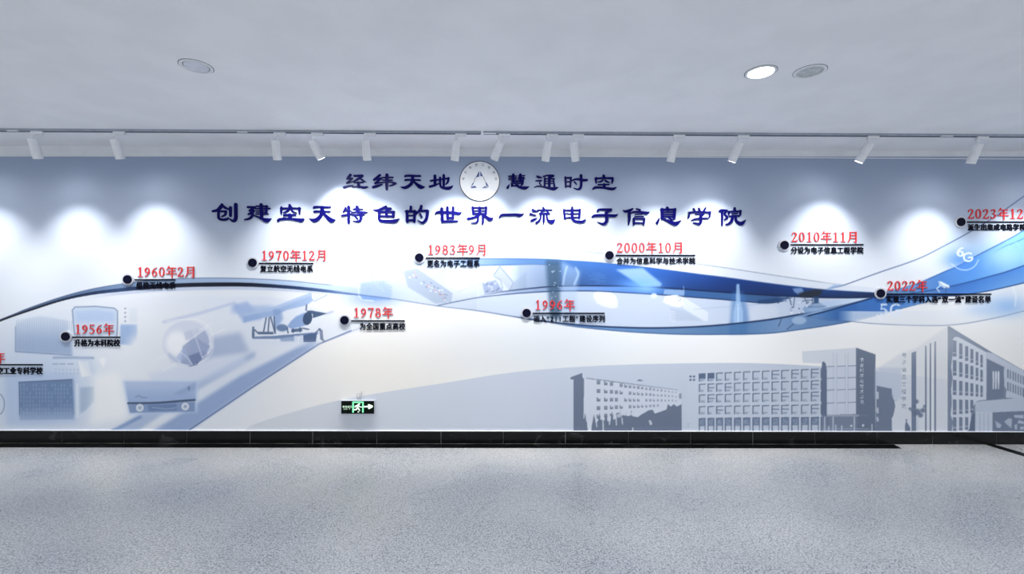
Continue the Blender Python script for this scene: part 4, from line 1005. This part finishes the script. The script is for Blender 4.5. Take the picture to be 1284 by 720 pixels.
for s in ('442,335 412,405', '552,325 590,410'):
    a, b = [e12(*[float(k) for k in p.split(',')]) for p in s.split()]
    v, f = union_tris(stroke_polys([[(a[0], a[1], .004), (b[0], b[1], .004)]]), 1e-7)
    link('triangle_edge', prism_mesh('triangle_edge', v, f, (-0.008, -0.0105), M['emblem_grey'], lambda x, y: (x, y)), emb)
for i, ch in enumerate('电子信息工程学院'):
    an = math.radians(172 - i * 23.4); rr = RE * .82
    o = link('emblem_character', unit_font(ch, 0.0, 0.03, M['emblem_grey'], 'emblem_character'), emb)
    sz = 3.6 / PXM; th = an - math.pi / 2
    o.scale = (sz, sz, sz); o.rotation_euler = (0, -th, 0)
    ctr = Vector((rr * math.cos(an), -0.008, rr * math.sin(an)))
    o.location = ctr - Matrix.Rotation(-th, 3, 'Y') @ Vector((sz * .5, 0, sz * .38))

# ------------------------------------------------------------------ timeline: markers and signs
# dot centre, date text, date x, digit top, digit bottom, rule x0 x1 y, caption, caption x0 x1 top bottom
TL = [
 (None, '1952年', -42.5, 442.5, 454.5, -29, 54, 457.5, '南京航空工业专科学校', -28.5, 54, 460.5, 469.5),
 ((83.5, 422), '1956年', 94, 407, 419, 91, 151, 423, '升格为本科院校', 93.5, 151, 425.5, 434.5),
 ((161, 350.6), '1960年2月', 172, 335, 347.2, 169.5, 220, 351, '组建无线电系', 171, 220.5, 353.5, 362.5),
 ((317.4, 329.7), '1970年12月', 327.5, 314.4, 326.6, 325, 393, 330.4, '复立航空无线电系', 326.5, 393, 332.8, 341.4),
 ((432.5, 401.6), '1978年', 443, 386, 398.2, 440.5, 507.6, 402.5, '为全国重点高校', 451, 508.5, 404.8, 413.8),
 ((526, 323.3), '1983年9月', 536, 307, 319.4, 534, 601.8, 323.7, '更名为电子工程系', 535.5, 602, 326, 334.8),
 ((660.3, 392.6), '1996年', 670.5, 376.2, 388.5, 668, 758, 393, '进入“211工程”建设序列', 669, 759, 395.3, 404),
 ((763.9, 320.4), '2000年10月', 773, 304.4, 316.8, 772, 871.5, 320.4, '合并为信息科学与技术学院', 773, 872, 322.8, 331.3),
 ((983, 307.6), '2010年11月', 992, 291.2, 303.6, 991, 1082.4, 307, '分设为电子信息工程学院', 991.5, 1082.5, 309.5, 318.2),
 ((1103.3, 368), '2022年', 1112, 352.2, 364.6, 1111, 1242.5, 369, '实现三个学科入选“双一流”建设名单', 1111, 1242.5, 370.8, 379.8),
 ((1203.8, 278.6), '2023年12月', 1213, 262, 274.6, 1212, 1286, 278.6, '派生出集成电路学院', 1213, 1286, 280.8, 289.3)]
for dot, date, dx0, dt, db, r0x, r1x, ry, cap, c0, c1, ct, cb in TL:
    if dot:
        p = on_y(dot[0], dot[1], MURAL_Y)
        mk = empty('timeline_marker', p, 'round navy dot in a white ring beside the date %s' % date, 'marker', 'timeline markers')
        disc_y('ring', 0, 7.4 / PXM, 0.0, -0.010, M['ring'], mk, 40)
        disc_y('dot', 0, 5.3 / PXM, -0.010, -0.017, M['dot'], mk, 40)
    root = on_y((r0x + r1x) / 2, cb, MURAL_Y)
    sg = empty('timeline_sign', root, 'raised red date %s over a black rule and caption %s' % (date, cap), 'sign', 'timeline signs')
    h = db - dt; x = dx0
    for ch in date:
        o = link('date_character', unit_date(ch), sg)
        if ch in '年月':
            s_ = h * 1.10; place_px(o, x, db + .3, s_, s_ * .98, 0.012, root, MURAL_Y); x += h * 1.16
        else:
            place_px(o, x, db, h * 1.02, h, 0.012, root, MURAL_Y); x += h * .745
    a = on_y(r0x, ry, MURAL_Y) - root; b = on_y(r1x, ry, MURAL_Y) - root
    bm = bmesh.new(); box_bm(bm, a.x, b.x, -0.007, 0.0, -0.0070, 0.0070, 0.0008)
    o = link('rule', mesh_bm('rule', bm, M['black']), sg); o.location = (0, 0, (a.z + b.z) / 2)
    o.rotation_euler = (0, math.atan2(a.z - b.z, b.x - a.x), 0)
    wts = [.58 if c in '“”' else (.62 if c.isdigit() else 1.0) for c in cap]
    pitch = (c1 - c0) / sum(wts); x = c0; hh = cb - ct
    for ch, wt in zip(cap, wts):
        o = link('caption_character', unit_font(ch, 0.05, 0.09, M['black']), sg)
        dxo = -.0 if ch not in '“' else -.35 * 0
        place_px(o, x + dxo, cb - hh * .10, pitch * .97, hh * 1.02, 0.08, root, MURAL_Y)
        x += pitch * wt

# ------------------------------------------------------------------ emergency exit sign
ea = on_y(428.6, 501.5, MURAL_Y); eb = on_y(470.6, 518.6, MURAL_Y)
EC = Vector(((ea.x + eb.x) / 2, MURAL_Y, eb.z)); EW, EH = eb.x - ea.x, ea.z - eb.z
ex = empty('exit_sign', EC, 'green and black emergency exit sign with running man, low on the mural', 'exit sign')
box('housing', -EW / 2, EW / 2, -0.030, 0.0, 0.0, EH, M['sign_frame'], ex, 0.003)
pn = box('panel', -EW / 2 + .006, EW / 2 - .004, -0.0325, -0.029, .005, EH - .006, M['sign_black'], ex)
def z9(x, y): return ((x - 355) / 12.0 / PXM, (400 - y) / 12.0 / PXM)
def sign_piece(name, strokes, m):
    sts = [[(*z9(x_, y_), w_ / 12.0 / PXM) for x_, y_, w_ in st] for st in S(strokes)]
    v, f = union_tris(stroke_polys(sts, 3, 8), 1e-7)
    return link(name, prism_mesh(name, v, f, (-0.0325, -0.0345), m, lambda a_, b_: (a_, b_)), ex)
sign_piece('door_symbol', '288,222,22 288,368,22;288,222,20 435,222,20;435,222,22 435,368,22', M['sign_green'])
sign_piece('running_figure', '378,250,26 379,251,26;360,262,22 350,300,26;355,268,14 320,280,12 318,298,10;365,270,14 395,292,12 430,292,10;352,300,20 375,325,18 385,345,14;350,302,20 338,330,18 295,334,14;362,366,14 372,366,12', M['sign_pale'])
sign_piece('arrow', '452,288,20 560,286,24;520,262,22 575,284,18 525,312,26', M['sign_pale'])
for i, ch in enumerate('安全出口'):
    o = link('sign_character', unit_font(ch, 0.0, 0.02, M['sign_pale'], 'sign_character'), ex)
    a_ = z9(130 + i * 36, 302); sz = 36 / 12.0 / PXM
    o.location = (a_[0], -0.0327, a_[1]); o.scale = (sz, sz, sz * .95)
for i, ch in enumerate('EXIT'):
    o = link('sign_character', unit_font(ch, 0.0, 0.02, M['sign_pale'], 'sign_character'), ex)
    a_ = z9(148 + i * 27, 334); sz = 26 / 12.0 / PXM
    o.location = (a_[0], -0.0327, a_[1]); o.scale = (sz, sz, sz)
# loose cable ends above the sign
cb_ = on_y(451, 500.5, MURAL_Y)
def tube(name, pts, r, m, parent, seg=8):
    P = catmull(pts, 5); bm = bmesh.new(); rings = []
    for i, p in enumerate(P):
        d = Vector(P[min(i + 1, len(P) - 1)] - P[max(i - 1, 0)]).normalized()
        a_ = d.orthogonal().normalized(); b_ = d.cross(a_)
        rings.append([bm.verts.new(Vector(p) + (a_ * math.cos(2 * math.pi * k / seg) + b_ * math.sin(2 * math.pi * k / seg)) * r) for k in range(seg)])
    for A, B in zip(rings[:-1], rings[1:]):
        for k in range(seg): bm.faces.new((A[k], A[(k + 1) % seg], B[(k + 1) % seg], B[k]))
    bm.faces.new(rings[0][::-1]); bm.faces.new(rings[-1])
    return link(name, mesh_bm(name, bm, m, True), parent)
cab = empty('cable_tail', cb_, 'short grey cable tails sticking up behind the exit sign', 'cable')
for pts in ([(-.012, -.006, -.008), (-.02, -.012, .02), (-.026, -.010, .045), (-.022, -.008, .058)], [(.0, -.006, -.008), (.002, -.014, .02), (.006, -.012, .05), (.0, -.008, .062)], [(.012, -.006, -.008), (.018, -.012, .025), (.024, -.012, .05), (.02, -.008, .072), (.028, -.007, .08)]):
    tube('cable_strand', pts, .0022, M['cable'], cab)

# ------------------------------------------------------------------ lighting tracks on the ceiling
TY0, TY1, TZ = -0.505, -0.470, CEIL_Z - 0.022
def track(x0, x1, label, plates):
    c = Vector(((x0 + x1) / 2, (TY0 + TY1) / 2, CEIL_Z))
    t = empty('lighting_track', c, label, 'lighting track', 'ceiling lighting tracks')
    hw = (x1 - x0) / 2
    bm = bmesh.new()
    box_bm(bm, -hw, hw, -.0175, -.0125, -.022, 0); box_bm(bm, -hw, hw, .0125, .0175, -.022, 0); box_bm(bm, -hw, hw, -.0126, .0126, -.006, 0)
    box_bm(bm, -hw, -hw + .004, -.0126, .0126, -.022, -.006); box_bm(bm, hw - .004, hw, -.0126, .0126, -.022, -.006)
    link('rail', mesh_bm('rail', bm, M['track_grey']), t)
    box('conductor_slot', -hw + .006, hw - .006, -.0115, .0115, -.0212, -.0075, M['track_slot'], t)
    for a_, b_ in plates:
        box('cover_plate', a_ - c.x, b_ - c.x, -.0182, -.006, -.0236, -.0165, M['white_metal'], t)
def tx(u): return on_y(u, 168, TY0).x
track(XL + .3, tx(603), 'left white ceiling track carrying the spotlights left of the emblem', [(tx(8), tx(22)), (tx(297), tx(310))])
track(tx(606), XR - .3, 'right white ceiling track carrying the spotlights right of the emblem', [(tx(606), tx(622)), (tx(1180), tx(1196))])

# ------------------------------------------------------------------ track spotlights
SPOT_MESH = {}
def spot_meshes():
    bm = bmesh.new(); lathe_bm(bm, [(0, .026), (.034, .026), (.0385, .022), (.0385, -.154), (.0365, -.156), (.0345, -.156), (.0335, -.142), (0, -.142)], 36)
    SPOT_MESH['lamp_head'] = mesh_bm('lamp_head', bm, M['white_metal'], True)
    bm = bmesh.new(); lathe_bm(bm, [(0, -.1455), (.030, -.1455), (.0325, -.143), (0, -.1425)], 28)
    SPOT_MESH['lens'] = mesh_bm('lens', bm, M['glow_lens'], True)
    bm = bmesh.new(); box_bm(bm, -.012, .095, -.0165, .0165, -.027, 0.0, .003)
    SPOT_MESH['track_adapter'] = mesh_bm('track_adapter', bm, M['white_metal'])
    bm = bmesh.new(); lathe_bm(bm, [(0, 0.001), (.016, 0.001), (.015, -.012), (.0085, -.018), (.0075, -.068), (.0, -.069)], 20)
    SPOT_MESH['swivel_stem'] = mesh_bm('swivel_stem', bm, M['white_metal'], True)
spot_meshes()
def spotlight(u, aim_u, tilt_down, label, lean=0.0, power=1.0):
    x = on_y(u, 172, -.4875).x
    root = Vector((x, (TY0 + TY1) / 2, TZ))
    t = empty('track_spotlight', root, label, 'spotlight', 'track spotlights')
    link('track_adapter', SPOT_MESH['track_adapter'], t)
    link('swivel_stem', SPOT_MESH['swivel_stem'], t, (0, 0, -.026))
    piv = Vector((0, 0, -.092))
    tgt = on_y(aim_u, 300, 0.0)
    lat = (tgt.x - x) / (0.0 - root.y)            # sideways per metre towards the wall
    def axis(a_):
        f_ = math.cos(math.radians(a_)); return Vector((lat * f_, f_, -math.sin(math.radians(a_)))).normalized()
    d = Vector((lean, .066, -math.sqrt(.182 ** 2 - .066 ** 2 - lean ** 2))).normalized()
    hd = link('lamp_head', SPOT_MESH['lamp_head'], t, piv)
    hd.rotation_mode = 'QUATERNION'; hd.rotation_quaternion = d.to_track_quat('-Z', 'Y')
    link('lens', SPOT_MESH['lens'], hd)
    ld = bpy.data.lights.new('spot_beam', 'SPOT'); ld.energy = SPOT_W * power; ld.color = SPOT_RGB
    ld.spot_size = math.radians(SPOT_SIZE); ld.spot_blend = SPOT_BLEND; ld.shadow_soft_size = 0.03
    lo = bpy.data.objects.new('spot_beam', ld); COL.objects.link(lo); lo.parent = t; lo.location = piv + d * .165
    lo.rotation_mode = 'QUATERNION'; lo.rotation_quaternion = axis(tilt_down).to_track_quat('-Z', 'Y')   # beam aimed apart from its tube, lower, to light the lower wall
    # the lens also scatters a weak wide halo
    ls = bpy.data.lights.new('spot_spill', 'SPOT'); ls.energy = SPILL_W * power; ls.color = SPOT_RGB
    ls.spot_size = math.radians(150); ls.spot_blend = 1.0; ls.shadow_soft_size = 0.035
    l2 = bpy.data.objects.new('spot_spill', ls); COL.objects.link(l2); l2.parent = hd; l2.location = (0, 0, -.17)
SPOTS = [  # pivot pixel, pool pixel on the wall, degrees below horizontal, label
 (41.5, 108, 78, 'white cylinder track spotlight nearest the left edge of the photo'),
 (144.5, 205, 76, 'white cylinder track spotlight second from the left, above the 1956 date'),
 (345.5, 360, 74, 'white upright cylinder track spotlight third from the left, above the 1970 date'),
 (392.5, 432, 58, 'white cylinder track spotlight fourth from the left, leaning steeply right'),
 (458.5, 470, 72, 'upright white cylinder track spotlight above the start of the upper headline'),
 (572.5, 564, 68, 'white cylinder track spotlight just left of the round emblem'),
 (627, 598, 67, 'white cylinder track spotlight just right of the emblem, leaning left'),
 (687, 680, 68, 'left spotlight of the close pair above the upper headline right half'),
 (719.5, 732, 68, 'right spotlight of the close pair above the upper headline right half'),
 (846, 826, 76, 'white cylinder track spotlight above the third-last character of the lower headline'),
 (926.5, 888, 70, 'white cylinder track spotlight right of both headlines, leaning left'),
 (1089, 1030, 72, 'white cylinder track spotlight second from the right, between 2010 and 2023 dates'),
 (1226, 1148, 77, 'white cylinder track spotlight nearest the right edge of the photo')]
LEAN = (-.008, .006, -.008, .067, 0, -.028, -.067, -.024, .03, -.025, -.048, -.06, -.017)   # sideways tip of each tube
for (u, au, td, lb), ln in zip(SPOTS, LEAN): spotlight(u, au, td, lb, ln)
# the row carries on past both edges of the photo
spotlight(-75, -2, 80, 'white cylinder track spotlight beyond the left edge of the photo')
spotlight(1345, 1258, 78, 'white cylinder track spotlight beyond the right edge of the photo')

# ------------------------------------------------------------------ recessed ceiling fittings
def on_ceiling(u, v): return on_z(u, v, CEIL_Z)
def downlight(u, v, label, lit, kind, at=None):
    p = at if at is not None else on_ceiling(u, v); r_ = .101
    t = empty('ceiling_downlight', p, label, 'downlight', 'recessed ceiling lights' if at is None else 'added ceiling lights out of view')
    lathe('trim_ring', [(r_, 0.001), (r_, -.004), (r_ - .004, -.007), (r_ - .016, -.007), (r_ - .020, -.003), (r_ - .020, 0.001)], M['white_metal'], t, 56)
    lathe('shadow_gap', [(r_ + .0045, 0.0008), (r_ + .0045, -.0014), (r_ + .0003, -.0014), (r_ + .0003, 0.0008)], M['recess'], t, 56)
    if lit:
        lathe('diffuser', [(0, -.0052), (r_ - .0205, -.0052), (r_ - .0205, 0.001), (0, 0.001)], M['downlight_glow'], t, 48)
        ld = bpy.data.lights.new('downlight_beam', 'SPOT'); ld.energy = DOWN_W; ld.color = (.97, .99, 1)
        ld.spot_size = math.radians(116); ld.spot_blend = 0.55; ld.shadow_soft_size = .08
        lo = bpy.data.objects.new('downlight_beam', ld); COL.objects.link(lo); lo.parent = t; lo.location = (0, 0, -.012)
    elif kind == 'reflector':
        lathe('reflector', [(r_ - .0205, -.004), (r_ - .026, -.0015), (r_ - .05, -.0008), (0, -.0006)], M['reflector'], t, 48)
    else:
        lathe('diffuser', [(0, -.0045), (r_ - .026, -.0045), (r_ - .026, 0.001), (0, 0.001)], M['diffuser'], t, 48)
        lathe('inner_groove', [(r_ - .0205, -.0022), (r_ - .0258, -.0018)], M['recess'], t, 48)
downlight(246, 83.2, 'unlit white recessed downlight on the left half of the ceiling', False, 'diffuser')
downlight(954, 90.5, 'lit glowing recessed downlight on the right half of the ceiling', True, '')
downlight(1015.5, 89.6, 'unlit greyish recessed downlight beside the glowing one', False, 'reflector')
# unseen ceiling lights overhead, added to light the floor and lower wall
for y_ in (-3.3, -5.3):
    for k_, x_ in enumerate((-6.6, -3.9, -1.2, 1.5, 4.2, 6.9)):
        downlight(0, 0, 'lit recessed downlight added overhead, out of view', True, '', Vector((x_, y_, CEIL_Z)))
